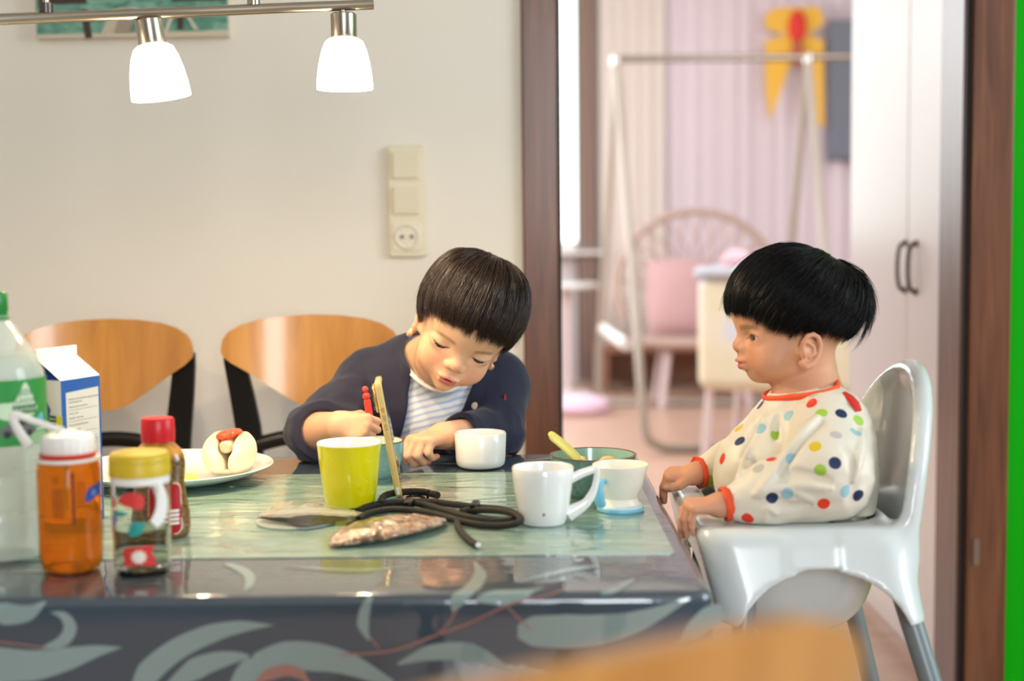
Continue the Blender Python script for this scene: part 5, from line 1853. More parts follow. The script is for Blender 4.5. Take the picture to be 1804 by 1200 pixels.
def ear_sdf(q, side, c, yaw=24):
    """q head-local mm; side +1 for local +x"""
    a = math.radians(yaw)
    o = np.array([math.cos(a), -math.sin(a), 0.0])        # outward
    fw_ = np.array([math.sin(a), math.cos(a), 0.0])       # forward in the ear plane
    p = q.copy()
    p[:, 0] *= side
    p = p - np.array(c)
    e = np.stack([p @ fw_, p[:, 2], p @ o], 1)            # forward, up, outward
    hx = [(9.5, 3, -1.0), (9, 11, 1.5), (4, 18, 3), (-4, 20, 4), (-11, 16, 4.5), (-14, 7.5, 4.5), (-12.5, -2, 4), (-8, -10.6, 3.2), (-1, -16.5, 2.4), (7, -18.5, 1.5), (11.5, -14, -0.5)]
    rs = [2.6, 2.9, 3.0, 3.0, 3.0, 2.9, 2.9, 3.2, 4.2, 4.6, 3.6]
    d = chain(e, hx, rs)
    base_ = ell(e, (-0.5, 1.0, -1.5), (12.5, 18, 4.0))
    base_ = smax(base_, -ell(e, (0.2, 0.5, 3.4), (8.4, 12.0, 6.2)), 2.0)
    d = smin(d, base_, 2.5)
    d = smin(d, chain(e, [(6.5, 12, 1.5), (-0.7, 8.5, 2.4), (-6.0, 4.3, 2.6), (-5.8, -3, 2.4), (0.5, -8, 1.8)], [1.6, 2.0, 2.1, 2.1, 1.8]), 2.0)
    d = smin(d, ell(e, (8.0, -3.0, 1.0), (3.0, 4.2, 3.0)), 2.5)
    d = smin(d, cap(e, (2, 0, -14), (2, 0, -6), 11, 8.0), 4.0)
    return d


BOY = dict(cran=((0, 11, 61), (70, 88, 72)), jaw=((0, 33, -4), (51, 49, 48)), cheek=((28, 51, -9), (23, 22, 24)), chin=((0, 66, -38), 14),
           muzzle=((0, 69, -19), (21, 17, 17)), eye=(30.5, 66, 20.5), eyer=12.2, lid=(12.6, 0.9, -3.2, -3.0, -7.4), nose=(96.3, 2.5), bridge=(78.0, 22), ala=(10.5, 85.5, -1.5),
           lip=(88.6, -24.0), open=1.0, ear=(62, 2, 4))
TOD = dict(cran=((0, 19, 58), (68, 80, 67)), jaw=((0, 36, 2), (54, 49, 43)), cheek=((31, 55, -8), (25, 24, 23)), chin=((0, 67, -24), 13),
           muzzle=((0, 71, -8), (20, 15.5, 14)), eye=(30.0, 67.0, 18.5), eyer=12.0, lid=(12.6, 4.4, -3.4, 3.0, -4.4), nose=(95.3, 9.0), bridge=(83.0, 26), ala=(10.0, 85, 5.5),
           lip=(93.0, -12.0), open=0.0, ear=(64, 17, 1))


def head_sdf(P):
    ex, ey, ez = P['eye']
    er = P['eyer']
    lw_, zu0, zl0, bu, bl = P['lid']
    ny, nz_ = P['nose']
    ly_, lz = P['lip']

    def f(q):
        s = q.copy()
        s[:, 0] = np.abs(s[:, 0])
        d = ell(q, *P['cran'])
        d = smin(d, ell(q, *P['jaw']), 24)
        d = smin(d, ell(s, *P['cheek']), 14)
        d = smin(d, np.linalg.norm(q - np.array(P['chin'][0]), axis=1) - P['chin'][1], 14)
        d = smin(d, ell(q, *P['muzzle']), 9)
        # brow and eye hollow
        d = smax(d, -ell(s, (ex + 2, ey + 19, ez + 0.5), (17, 9.0, 8.5)), 8)
        d = smin(d, ell(s, (ex, ey - 0.6, ez + 0.5), (er + 4.0, er + 2.2, er + 1.4)), 5)
        # lid crease
        # nose
        by, bz = P['bridge']
        d = smin(d, cap(q, (0, by - 5, bz), (0, ny - 8, nz_ + 2), 6.0, 7.5), 9)
        d = smin(d, np.linalg.norm((q - np.array((0, ny - 5.5, nz_))) / np.array([1.15, 1, 0.95]), axis=1) - 8.2, 5)
        d = smin(d, ell(s, P['ala'], (6.0, 7.0, 5.6)), 3.5)
        d = smax(d, -ell(s, (4.8, ny - 4.5, nz_ - 8.4), (3.0, 4.4, 2.6)), 1.6)
        if P is TOD:
            d = smin(d, ell(q, (0, 81.5, -3.5), (14, 10.5, 8.5)), 6)
        d = smax(d, -cap(q, (0, ny - 5, nz_ - 11), (0, ly_ + 2.0, lz + 7), 1.4, 1.8), 4)
        # lips
        up = ell(s, (5.5, ly_ - 4.4, lz + 3.0), (11.0, 6.4, 3.0))
        lo_ = ell(q, (0, ly_ - 6.8, lz - 4.4), (13.5, 6.8, 4.6))
        d = smin(d, up, 4.0)
        d = smin(d, lo_, 4.0)
        gap = ell(q, (0, ly_ + 1, lz - 0.4), (11.5, 6.5, 0.55 + 0.5 * P['open']))
        gap = gap if P['open'] == 0 else smin(gap, ell(q, (0, ly_ + 1, lz + 0.2), (8, 8, 1.3)), 1)
        d = smax(d, -gap, 1.2)
        # eye slit
        x = s[:, 0] - ex
        k = 1 - np.clip(np.abs(x) / lw_, 0, 1.5) ** 2
        zt_ = ez + zl0 * 0 + (zu0 * k if zu0 > 1 else zu0 + bu * k) + 0.06 * x
        zb_ = ez + (bl * k if zu0 > 1 else zu0 - 0.2 + bl * k) + 0.06 * x
        sl_ = np.maximum(np.maximum(s[:, 2] - zt_, zb_ - s[:, 2]), np.abs(x) - lw_)
        sl_ = np.maximum(sl_, ey + 2 - s[:, 1])
        d = smax(d, -sl_, 0.9)
        for sd in (1, -1):
            d = smin(d, ear_sdf(q, sd, P['ear']), 3.0)
        return d
    return f


def skin_tint(q, P, base, lipc, blush):
    """skin colours in head-local mm"""
    s = q.copy()
    s[:, 0] = np.abs(s[:, 0])
    ex, ey, ez = P['eye']
    ly_, lz = P['lip']
    lw_, zu0, zl0, bu, bl = P['lid']
    c = np.tile(LIN(base), (len(q), 1))

    def mixc(w, col):
        nonlocal c
        w = np.clip(w, 0, 1)[:, None]
        c = c * (1 - w) + LIN(col) * w
    front = q[:, 1] > 40
    ch = np.array(P['cheek'][0]) + np.array([2, 20, 2])
    mixc(0.45 * np.exp(-((s - ch) ** 2).sum(1) / (2 * 13.0 ** 2)), blush)
    mixc(0.35 * np.exp(-((q - np.array((0, P['nose'][0], P['nose'][1]))) ** 2).sum(1) / (2 * 8.0 ** 2)), blush)
    # ears a little redder
    mixc(0.35 * np.clip((s[:, 0] - 66) / 6, 0, 1), blush)
    # lips
    ur = np.sqrt((s[:, 0] / 14.5) ** 2 + ((q[:, 2] - (lz + 1.6)) / 4.6) ** 2)
    lr = np.sqrt((s[:, 0] / 13.0) ** 2 + ((q[:, 2] - (lz - 4.0)) / 5.2) ** 2)
    yy = (q[:, 1] > ly_ - 9)
    mixc(yy * np.clip((1.08 - ur) / 0.22, 0, 1) * 0.55, lipc)
    mixc(yy * np.clip((1.06 - lr) / 0.2, 0, 1) * 0.9, lipc)
    if P['open']:
        mixc(front * (q[:, 1] < ly_ - 3.2) * (s[:, 0] < 12) * (np.abs(q[:, 2] - lz) < 3.4), (70, 22, 22))
    # brows
    bx = (s[:, 0] - ex + 1) / 15.0
    bz = ez + 16.0 + 2.4 * (1 - bx ** 2) - (3.0 if P['open'] else 4.2)
    w = np.clip(1.15 - np.abs(bx), 0, 0.35) / 0.35 * np.clip((1 - np.abs(q[:, 2] - bz) / 4.2) * 1.7, 0, 1)
    mixc(front * 0.6 * w * (0.75 + 0.25 * vnoise(q, 1.1, 3)), (70, 44, 32))
    # lash line along the upper lid edge
    x = s[:, 0] - ex
    k = 1 - np.clip(np.abs(x) / (lw_ + 1.5), 0, 1.5) ** 2
    zt_ = ez + (zu0 * k if zu0 > 1 else zu0 + bu * k) + 0.06 * x
    w = np.clip(1 - np.abs(q[:, 2] - zt_ - 0.35) / 1.0, 0, 1) * (np.abs(x) < lw_ + 2) * front * (q[:, 1] > ey + 4)
    mixc(w * 0.95, (38, 24, 20))
    # nostrils
    w = np.exp(-((s - np.array((4.6, P['nose'][0] - 5.5, P['nose'][1] - 7.4))) ** 2).sum(1) / (2 * 2.0 ** 2))
    mixc(w * 0.7, (120, 64, 48))
    return c


def frame(fwd_, up_):
    y = np.array(fwd_, float)
    y /= np.linalg.norm(y)
    z = np.array(up_, float)
    z = z - y * (z @ y)
    z /= np.linalg.norm(z)
    return np.stack([np.cross(y, z), y, z], 1)            # columns: local x (person's right), forward, up


def hand_joints(w, X, Z, side, scale, curls, spread=(0.10, 0.03, -0.04, -0.12), thumb=None):
    """wrist, distal axis, dorsal axis; side +1 right hand; returns palm and finger chains (world)"""
    X = np.array(X, float)
    X /= np.linalg.norm(X)
    Z = np.array(Z, float)
    Z = Z - X * (Z @ X)
    Z /= np.linalg.norm(Z)
    Y = np.cross(Z, X) * side                               # towards the thumb
    w = np.array(w, float)
    T_ = lambda a: w + scale * (a[0] * X + a[1] * Y + a[2] * Z)
    seg = [(0.024, 0.016, 0.013), (0.027, 0.018, 0.0135), (0.025, 0.0165, 0.013), (0.020, 0.013, 0.012)]
    yy = (0.0205, 0.0070, -0.0065, -0.0185)
    xx = (0.052, 0.055, 0.052, 0.046)
    fr = ((0.0074, 0.0068, 0.0062, 0.0052), (0.0076, 0.0069, 0.0063, 0.0053), (0.0073, 0.0067, 0.006, 0.0051), (0.0066, 0.0060, 0.0055, 0.0046))
    out = []
    for i in range(4):
        c = 0.0
        p = np.array([xx[i], yy[i], 0.0])
        js = [p.copy()]
        for k in range(3):
            c += math.radians(curls[i][k])
            d = np.array([math.cos(c), math.sin(spread[i]) * math.cos(c), -math.sin(c)])
            p = p + d * seg[i][k]
            js.append(p.copy())
        out.append(([T_(j) for j in js], [scale * r for r in fr[i]]))
    th = thumb or [(0.014, 0.019, -0.004), (0.034, 0.034, -0.012), (0.050, 0.036, -0.016), (0.061, 0.034, -0.017)]
    out.append(([T_(j) for j in th], [scale * r for r in (0.0105, 0.0088, 0.0074, 0.0058)]))
    palm = [([T_((0.0, 0.012 * s_, 0.0)), T_((xx[i], yy[i], -0.001))], [scale * 0.0105, scale * 0.0088]) for i, s_ in ((0, 1), (1, .35), (2, -.35), (3, -1))]
    return dict(w=w, T=T_, fingers=out, palm=palm, scale=scale, X=X, Y=Y, Z=Z)


def hand_sdf(H):
    s = H['scale']

    def f(p):
        d = None
        for js, rs in H['palm']:
            e = cap(p, js[0], js[1], rs[0], rs[1])
            d = e if d is None else smin(d, e, 0.009 * s)
        d = smin(d, cap(p, H['T']((0.012, 0.010, -0.006)), H['T']((0.034, 0.014, -0.007)), 0.011 * s, 0.009 * s), 0.008 * s)
        for i, (js, rs) in enumerate(H['fingers']):
            e = chain(p, js, rs, 0.002 * s)
            d = smin(d, e, (0.006 if i < 4 else 0.007) * s) if i == 4 else np.minimum(d, e) if False else smin(d, e, 0.0022 * s)
        return d
    return f


# ---------------------------------------------------------------- hair


def hair(name, parent, Rh, C, c0, rad, crown, thmax, n, mats, seed, lift=(3.5, 11.0), width=0.75, len_deg=(35, 85), extra=None, root_max=0.86, swirl=0.0, tipdrop=0.0, rag=1.0):
    r = np.random.default_rng(seed)
    crown = np.array(crown, float)
    crown /= np.linalg.norm(crown)
    e1 = np.array([0, 1.0, 0]) - crown * crown[1]
    e1 /= np.linalg.norm(e1)
    e2 = np.cross(crown, e1)
    c0, rad = np.array(c0, float), np.array(rad, float)

    def pos(th, ph, off):
        d = np.cos(th)[..., None] * crown + np.sin(th)[..., None] * (np.cos(ph)[..., None] * e1 + np.sin(ph)[..., None] * e2)
        nrm = d / rad
        nrm /= np.linalg.norm(nrm, axis=-1, keepdims=True)
        return c0 + d * rad + nrm * off[..., None]
    # under-cap
    NP, NT = 72, 22
    phs = np.arange(NP) * 2 * math.pi / NP
    tm = np.radians(thmax(np.degrees(phs)))
    v, f = [], []
    for sft in (2.2, 0.2):
        for j in range(NT + 1):
            th = (tm - math.radians(5)) * j / NT
            off = np.full(NP, sft) * (1 - 0.75 * (j / NT) ** 6)
            v.append(pos(th, phs, off))
    v = np.concatenate(v)
    N = (NT + 1) * NP
    for s in (0, 1):
        for j in range(NT):
            for i in range(NP):
                q = (s * N + j * NP + i, s * N + j * NP + (i + 1) % NP, s * N + (j + 1) * NP + (i + 1) % NP, s * N + (j + 1) * NP + i)
                f.append(q if s == 0 else q[::-1])
    for i in range(NP):
        f.append((NT * NP + i, NT * NP + (i + 1) % NP, N + NT * NP + (i + 1) % NP, N + NT * NP + i))
    Vw = (v * 0.001) @ Rh.T + C
    cap_v, cap_f = Vw, f
    # strands
    K = 10
    ph = r.uniform(0, 2 * math.pi, n)
    tmx = np.radians(thmax(np.degrees(ph)))
    u0 = np.sqrt(r.uniform(0, root_max ** 2, n))
    th0 = tmx * u0
    L_ = np.radians(r.uniform(*len_deg, n))
    cw = math.radians(5.0)
    cell = np.floor(ph / cw + 0.6 * np.sin(ph * 5) + 2.0 * np.floor(u0 * 3.2)).astype(int)
    cen = np.bincount(cell - cell.min(), ph) / np.maximum(np.bincount(cell - cell.min()), 1)
    cjit = r.normal(0, 1, len(cen))
    phc = cen[cell - cell.min()]
    clump = 0.6 * cjit[cell - cell.min()] + 0.5 * vnoise(np.stack([np.cos(ph) * 3, np.sin(ph) * 3, u0 * 2], 1), 2.6, seed)
    th1 = np.minimum(th0 + L_, tmx + np.radians(r.normal(0, 2.4, n) + 2.6 * clump))
    th1 = np.maximum(th1, th0 + math.radians(4))
    lay = r.uniform(0, 1, n)
    fly = r.uniform(0, 1, n) > 0.985
    t = np.linspace(0, 1, K)
    th = th0[:, None] + (th1 - th0)[:, None] * t
    rel = th / tmx[:, None]
    grow = np.clip(th / math.radians(45), 0, 1)
    off = 1.5 + (lift[0] + (lift[1] - lift[0]) * lay[:, None]) * grow * (1 - 0.55 * rel ** 3)
    off = off * np.clip(0.25 + t[None] * 3.0, 0, 1) + 1.4 * clump[:, None] * t + fly[:, None] * 9 * t ** 2 * r.uniform(0.2, 1, n)[:, None]
    phw = ph[:, None] + swirl * (1 - np.clip(rel, 0, 1)) + (r.normal(0, 0.045, n)[:, None] + 0.05 * clump[:, None]) * t + np.where(np.abs(phc - ph) < 0.2, phc - ph, 0)[:, None] * 0.75 * t ** 2 * rag
    Pn = pos(th, np.broadcast_to(phw, th.shape), off)
    Pn[..., 2] -= tipdrop * (t ** 3)[None] * lay[:, None]
    if extra is not None:
        Pn = np.concatenate([Pn] + extra(r, K, pos))
    n = len(Pn)
    Pw = (Pn * 0.001) @ Rh.T + C
    Tn = np.gradient(Pw, axis=1)
    Tn /= np.linalg.norm(Tn, axis=-1, keepdims=True) + 1e-9
    rv = r.normal(size=(n, 1, 3))
    A = np.cross(Tn, rv)
    A /= np.linalg.norm(A, axis=-1, keepdims=True) + 1e-9
    B_ = np.cross(Tn, A)
    wd = width * 0.001 * 0.5 * (np.clip(1.0 - t ** 3, 0.12, 1))[None, :, None] * r.uniform(0.7, 1.2, (n, 1, 1))
    ring = [Pw + wd * (math.cos(a) * A + math.sin(a) * B_) for a in (0, 2.094, 4.189)]
    V = np.stack(ring, 2).reshape(-1, 3)
    base_ = (np.arange(n) * K * 3)[:, None, None]
    ii = np.arange(K - 1)[None, :, None] * 3
    kk = np.arange(3)[None, None, :]
    q = np.stack([base_ + ii + kk, base_ + ii + (kk + 1) % 3, base_ + ii + 3 + (kk + 1) % 3, base_ + ii + 3 + kk], -1).reshape(-1, 4)
    ca = np.array(cap_f)
    V2 = np.concatenate([cap_v, V])
    Q2 = np.concatenate([ca, q + len(cap_v)])
    o = obj(name, (V2, Q2), mats, parent, angle=None, world=True)
    return o


m_hair_b = mat('dark_brown_hair', (42, 26, 17), rough=0.34, spec=0.7)
m_hair_t = mat('black_hair', (13, 11, 12), rough=0.4, spec=0.3)
m_skin = attr_color(mat('skin', (224, 176, 144), rough=0.5, spec=0.35, sss=0.15))
m_eye = attr_color(mat('eye', (240, 236, 230), rough=0.08, coat=1.0))


def eyeball(parent, Rh, C, c, r, gaze):
    bm = bmesh.new()
    bmesh.ops.create_uvsphere(bm, u_segments=40, v_segments=28, radius=r)
    v = np.array([q.co[:] for q in bm.verts])
    f = [tuple(q.index for q in t.verts) for t in bm.faces]
    bm.free()
    g = np.array(gaze, float)
    g /= np.linalg.norm(g)
    # pole along the gaze
    a = np.cross([0, 0, 1.0], g)
    a /= np.linalg.norm(a)
    M_ = np.stack([a, np.cross(g, a), g], 1)
    v = v @ M_.T
    ang = np.degrees(np.arccos(np.clip(v @ g / r, -1, 1)))
    col = np.tile(LIN((226, 220, 214)), (len(v), 1))
    col[ang < 40] = LIN((46, 28, 20))
    col[ang < 15] = LIN((8, 6, 6))
    o = obj('eye', (((v + np.array(c)) * 0.001) @ Rh.T + C, f), m_eye, parent, angle=None, world=True)
    paint(o, col)
    return o


# ================================================================= the boy
by_C = np.array([-0.0855, 2.10, 0.9285])
by_R = roty(math.radians(24)) @ rotz(math.radians(11)) @ rotx(math.radians(18)) @ np.diag([-1., -1., 1.])
HBs = head_sdf(BOY)
to_b = lambda p: ((p - by_C) @ by_R) * 1000.0
bh = lambda p: HBs(to_b(p)) * 0.001

SR, SL = np.array([-0.222, 2.235, 0.852]), np.array([-0.030, 2.235, 0.846])
ER, WR = np.array([-0.294, 2.095, 0.794]), np.array([-0.249, 2.010, 0.816])
EL, WL = np.array([-0.024, 2.160, 0.779]), np.array([-0.101, 2.046, 0.7945])
NB, CH, BE, PV = np.array([-0.122, 2.205, 0.885]), np.array([-0.130, 2.255, 0.800]), np.array([-0.175, 2.335, 0.660]), np.array([-0.215, 2.385, 0.566])
HR = hand_joints(WR, (0.86, -0.30, -0.08), (-0.22, -0.85, 0.38), 1, 0.80, [(62, 78, 50), (68, 82, 50), (72, 84, 50), (76, 84, 50)],
                 thumb=[(0.012, 0.017, -0.006), (0.030, 0.028, -0.016), (0.046, 0.026, -0.020), (0.056, 0.019, -0.018)])
HL = hand_joints(WL, (-0.62, -0.74, -0.03), (-0.26, -0.26, 0.93), -1, 0.94, [(46, 80, 40), (50, 82, 40), (54, 82, 40), (58, 80, 40)],
                 thumb=[(0.012, 0.018, -0.007), (0.034, 0.032, -0.016), (0.050, 0.030, -0.022), (0.060, 0.025, -0.024)])


def b_torso(p, o=0.0):
    q = p.copy()
    d = chain(p, [NB + np.array([0, 0.01, -0.015]), CH, BE, PV], [0.052 + o, 0.078 + o, 0.083 + o, 0.088 + o], 0.03)
    sh = chain(p, [SR, 0.5 * (SR + SL) + np.array([0.0, 0.004, 0.012]), SL], [0.042 + o, 0.050 + o, 0.042 + o], 0.02)
    d = smin(d, sh, 0.04)
    d = smin(d, cap(p, CH + np.array([-0.035, -0.01, 0.02]), CH + np.array([0.05, -0.01, 0.0]), 0.068 + o), 0.04)
    return d


def b_armR(p, o=0.0):
    return smin(cap(p, SR, ER, 0.040 + o, 0.032 + o), cap(p, ER, WR, 0.030 + o, 0.0195 + o), 0.008)


def b_armL(p, o=0.0):
    return smin(cap(p, SL, EL, 0.040 + o, 0.032 + o), cap(p, EL, WL, 0.030 + o, 0.020 + o), 0.008)


def b_neck(p, o=0.0):
    return chain(p, [by_C + by_R @ np.array([0, 0.004, 0.0]), by_C + by_R @ np.array([0, 0.0, -0.03]), NB], [0.040 + o, 0.041 + o, 0.046 + o], 0.02)


KR, KL_ = np.array([-0.235, 2.125, 0.535]), np.array([-0.10, 2.125, 0.535])
FR, FL_ = np.array([-0.235, 2.115, 0.22]), np.array([-0.10, 2.115, 0.22])


def b_legs(p, o=0.0):
    a = chain(p, [PV + np.array([-0.04, 0, -0.01]), KR, FR], [0.066 + o, 0.047 + o, 0.034 + o], 0.02)
    b = chain(p, [PV + np.array([0.045, 0, -0.01]), KL_, FL_], [0.066 + o, 0.047 + o, 0.034 + o], 0.02)
    return np.minimum(a, b)


def b_feet(p):
    return np.minimum(chain(p, [FR, FR + np.array([0, 0.01, -0.045]), FR + np.array([0, -0.09, -0.06])], [0.03, 0.032, 0.022], 0.02),
                      chain(p, [FL_, FL_ + np.array([0, 0.01, -0.045]), FL_ + np.array([0, -0.09, -0.06])], [0.03, 0.032, 0.022], 0.02))


hR, hL = hand_sdf(HR), hand_sdf(HL)
gr = [(by_C + by_R @ np.array([0, 0.005, 0.03]), 0.165, bh), (by_C * 0.5 + NB * 0.5, 0.13, b_neck),
      (np.array([-0.15, 2.28, 0.74]), 0.34, b_torso), (ER, 0.23, b_armR), (EL, 0.21, b_armL)]
f_main = groups_sdf(gr, 0.014)


def f_boy(p):
    d = f_main(p)
    for H_, hs in ((HR, hR), (HL, hL)):
        c = H_['T']((0.045, 0, -0.01))
        s = np.linalg.norm(p - c, axis=1) - 0.085
        e = np.maximum(s, 0.02)
        mk_ = s < 0.02
        if mk_.any():
            e[mk_] = hs(p[mk_])
            d = np.where(mk_, smin(d, e, 0.010), d)
    s = np.linalg.norm(p - np.array([-0.17, 2.25, 0.38]), axis=1) - 0.40
    mk_ = s < 0
    if mk_.any():
        e = np.minimum(b_legs(p[mk_]), b_feet(p[mk_]))
        d[mk_] = smin(d[mk_], e, 0.012)
    return d


boy = thing('person', 'boy in a navy cardigan leaning over the table', 'person', (-0.215, 2.385, 0.455))
boy['label'] = 'boy in navy cardigan and striped shirt leaning over the table towards the phone'
V, Q = sdf_mesh(f_boy, (-0.40, 1.90, 0.10), (0.10, 2.52, 1.10), 0.0016)
V = smooth_mesh(V, Q, 1, 0.4)
bodyo = obj('body', (V, Q), m_skin, boy, angle=None, world=True)
ql = to_b(V)
hm = (np.linalg.norm(ql - np.array([0, 5, 30]), axis=1) < 165)
cols = np.tile(LIN((226, 176, 142)), (len(V), 1))
cols[hm] = skin_tint(ql[hm], BOY, (228, 180, 146), (196, 100, 98), (222, 140, 112))
for H_ in (HR, HL):     # finger tips and knuckles a little pinker
    for js, rs in H_['fingers']:
        w = np.exp(-((V - js[-1]) ** 2).sum(1) / (2 * 0.006 ** 2))[:, None] * 0.5
        cols = cols * (1 - w) + LIN((222, 140, 116)) * w
paint(bodyo, cols)
for s in (1, -1):
    ex, ey, ez = BOY['eye']
    eyeball(boy, by_R, by_C, (s * ex, ey, ez), BOY['eyer'], (0.05, 1, -0.55))

# shirt and cardigan
m_shirt = mat('striped_cotton', (240, 240, 240), rough=0.85, sheen=0.2)
nt = m_shirt.node_tree
tc = nt.nodes.new('ShaderNodeTexCoord')
dt = nt.nodes.new('ShaderNodeVectorMath')
dt.operation = 'DOT_PRODUCT'
dt.inputs[1].default_value = (-0.22, 0.25, 0.94)
nz_ = nt.nodes.new('ShaderNodeTexNoise')
nz_.inputs['Scale'].default_value = 14
mth = nt.nodes.new('ShaderNodeMath')
mth.operation = 'MULTIPLY_ADD'
mth.inputs[1].default_value = 0.012
m2_ = nt.nodes.new('ShaderNodeMath')
m2_.operation = 'MULTIPLY'
m2_.inputs[1].default_value = 2 * math.pi / 0.0098
m3_ = nt.nodes.new('ShaderNodeMath')
m3_.operation = 'SINE'
rmp = nt.nodes.new('ShaderNodeValToRGB')
rmp.color_ramp.elements[0].position = 0.58
rmp.color_ramp.elements[0].color = lin((238, 238, 240))
rmp.color_ramp.elements[1].position = 0.74
rmp.color_ramp.elements[1].color = lin((186, 202, 228))
L = nt.links
L.new(tc.outputs['Object'], dt.inputs[0])
L.new(tc.outputs['Object'], nz_.inputs['Vector'])
L.new(nz_.outputs['Fac'], mth.inputs[0])
L.new(dt.outputs['Value'], mth.inputs[2])
L.new(mth.outputs[0], m2_.inputs[0])
L.new(m2_.outputs[0], m3_.inputs[0])
mm = nt.nodes.new('ShaderNodeMath')
mm.operation = 'MULTIPLY_ADD'
mm.inputs[1].default_value = 0.5
mm.inputs[2].default_value = 0.5
L.new(m3_.outputs[0], mm.inputs[0])
L.new(mm.outputs[0], rmp.inputs['Fac'])
L.new(rmp.outputs['Color'], nt.nodes['Principled BSDF'].inputs['Base Color'])

neck_c, neck_n = NB + np.array([0.001, -0.016, 0.007]), np.array([0.16, -0.45, 0.88])
neck_n /= np.linalg.norm(neck_n)


def f_shirt(p):
    w = 0.0010 * vnoise(p * np.array([1, 1, 1.6]), 30, 6) + 0.0016 * vnoise(p * np.array([1.5, 0.6, 0.8]), 22, 8)
    d = smin(b_torso(p, 0.0055), b_neck(p, 0.0035), 0.02) + w
    return np.maximum(np.maximum(d, (p - neck_c) @ neck_n), 0.53 - p[:, 2])


V, Q = sdf_mesh(f_shirt, (-0.36, 2.10, 0.50), (0.06, 2.52, 0.95), 0.0022)
obj('shirt', (smooth_mesh(V, Q, 1), Q), m_shirt, boy, angle=None, world=True)
tor = lambda p: np.array(p)
# collar of the shirt: a ring where the neckline plane meets the neck
u1 = np.cross(neck_n, [1, 0, 0])
u1 /= np.linalg.norm(u1)
u2 = np.cross(neck_n, u1)
ringp = []
for a in np.linspace(0, 2 * math.pi, 48, endpoint=False):
    dr = math.cos(a) * u1 + math.sin(a) * u2
    ts = np.linspace(0.02, 0.11, 120)
    pp = neck_c - neck_n * 0.001 + ts[:, None] * dr
    dd = smin(b_torso(pp, 0.0054), b_neck(pp, 0.004), 0.02)
    k = np.argmax(dd > 0) if (dd > 0).any() else -1
    ringp.append(pp[k])
obj('shirt_collar', tube(spline(ringp, 2, closed=True), 0.0032, 8, closed=True, flat=(1.0, 1.0)), mat('white_rib_cotton', (240, 236, 228), rough=0.85), boy, world=True)

m_navy = mat('navy_knit', (30, 32, 55), rough=0.85, sheen=0.12, bump=(420, 0.25, 0.001))
cuffR_c, cuffR_n = ER * 0.70 + WR * 0.30, (WR - ER) / np.linalg.norm(WR - ER)
cuffL_c, cuffL_n = EL * 0.28 + WL * 0.72, (WL - EL) / np.linalg.norm(WL - EL)


def opening(p):
    """negative inside the front opening of the cardigan"""
    x, y, z = p.T
    yc = 2.235 + 0.35 * (0.86 - z)
    l_ = -0.171 - x - np.clip(z - 0.845, 0, 1) * -0.32 + 0.012 * np.sin((z - 0.78) * 26)
    # right edge runs down and to the left
    r_ = (x - np.interp(z, [0.70, 0.779, 0.806, 0.819, 0.845, 0.90], [-0.20, -0.124, -0.085, -0.076, -0.064, -0.045])) * 0.8
    return np.maximum(np.maximum(l_, r_), y - yc)


def f_card(p):
    aR = b_armR(p, 0.0)
    tR = np.clip(((p - SR) @ (ER - SR)) / ((ER - SR) @ (ER - SR)), 0, 1)
    tR2 = np.clip(((p - ER) @ (WR - ER)) / ((WR - ER) @ (WR - ER)), -0.3, 1)
    foldR = 0.0030 * vnoise(p * np.array([1.0, 1.0, 2.6]), 26, 11) + 0.0028 * np.abs(vnoise(p * np.array([2.2, 1.2, 0.9]), 24, 12))
    puff = 0.007 + 0.009 * np.clip(tR2 + 0.3, 0, 1) + 0.005 * tR
    aR = aR - puff + foldR
    aR = np.maximum(aR, (p - cuffR_c) @ cuffR_n)
    aL = b_armL(p, 0.011) + foldR * 0.9
    aL = np.maximum(aL, (p - cuffL_c) @ cuffL_n)
    op = opening(p)
    band = 0.0016 * np.clip(1 - np.abs(op - 0.008) / 0.0085, 0, 1) ** 0.3 * (np.abs(op - 0.008) < 0.0085)
    t_ = smin(b_torso(p, 0.0130), b_neck(p, 0.006) + 0.003, 0.02) + 0.0030 * vnoise(p * np.array([1.6, 0.8, 0.8]), 17, 13) + 0.0018 * vnoise(p, 45, 14) - band
    t_ = np.maximum(t_, (p - neck_c - neck_n * 0.012) @ neck_n)
    t_ = np.maximum(t_, -op)
    d = smin(smin(t_, aR, 0.018), aL, 0.018)
    inn = smin(smin(b_torso(p, 0.0045), b_armR(p, 0.0035), 0.012), b_armL(p, 0.0035), 0.012)
    inn = smin(inn, b_neck(p, 0.004), 0.016)
    d = np.maximum(d, -inn)
    d = np.maximum(d, 0.56 - p[:, 2])
    return np.maximum(d, np.where(p[:, 1] < 2.16, TZ + 0.0006 - p[:, 2], -1))


V, Q = sdf_mesh(f_card, (-0.40, 1.98, 0.52), (0.08, 2.54, 0.97), 0.0021, slack=1.5)
card = obj('cardigan', (smooth_mesh(V, Q, 2, 0.5), Q), m_navy, boy, angle=None, world=True)


def trace(f, px, py, t0=1.0, t1=3.2):
    """first point where the camera ray meets a surface"""
    d = ray(px, py)
    ts = np.linspace(t0, t1, 2400)
    v = f(CAM + ts[:, None] * d)
    k = np.argmax(v < 0)
    if v[k] >= 0:
        return None
    return CAM + d * ts[k]


def grad(f, p, e=0.002):
    g_ = np.array([f((p + e * a)[None])[0] - f((p - e * a)[None])[0] for a in np.eye(3)])
    return g_ / np.linalg.norm(g_)


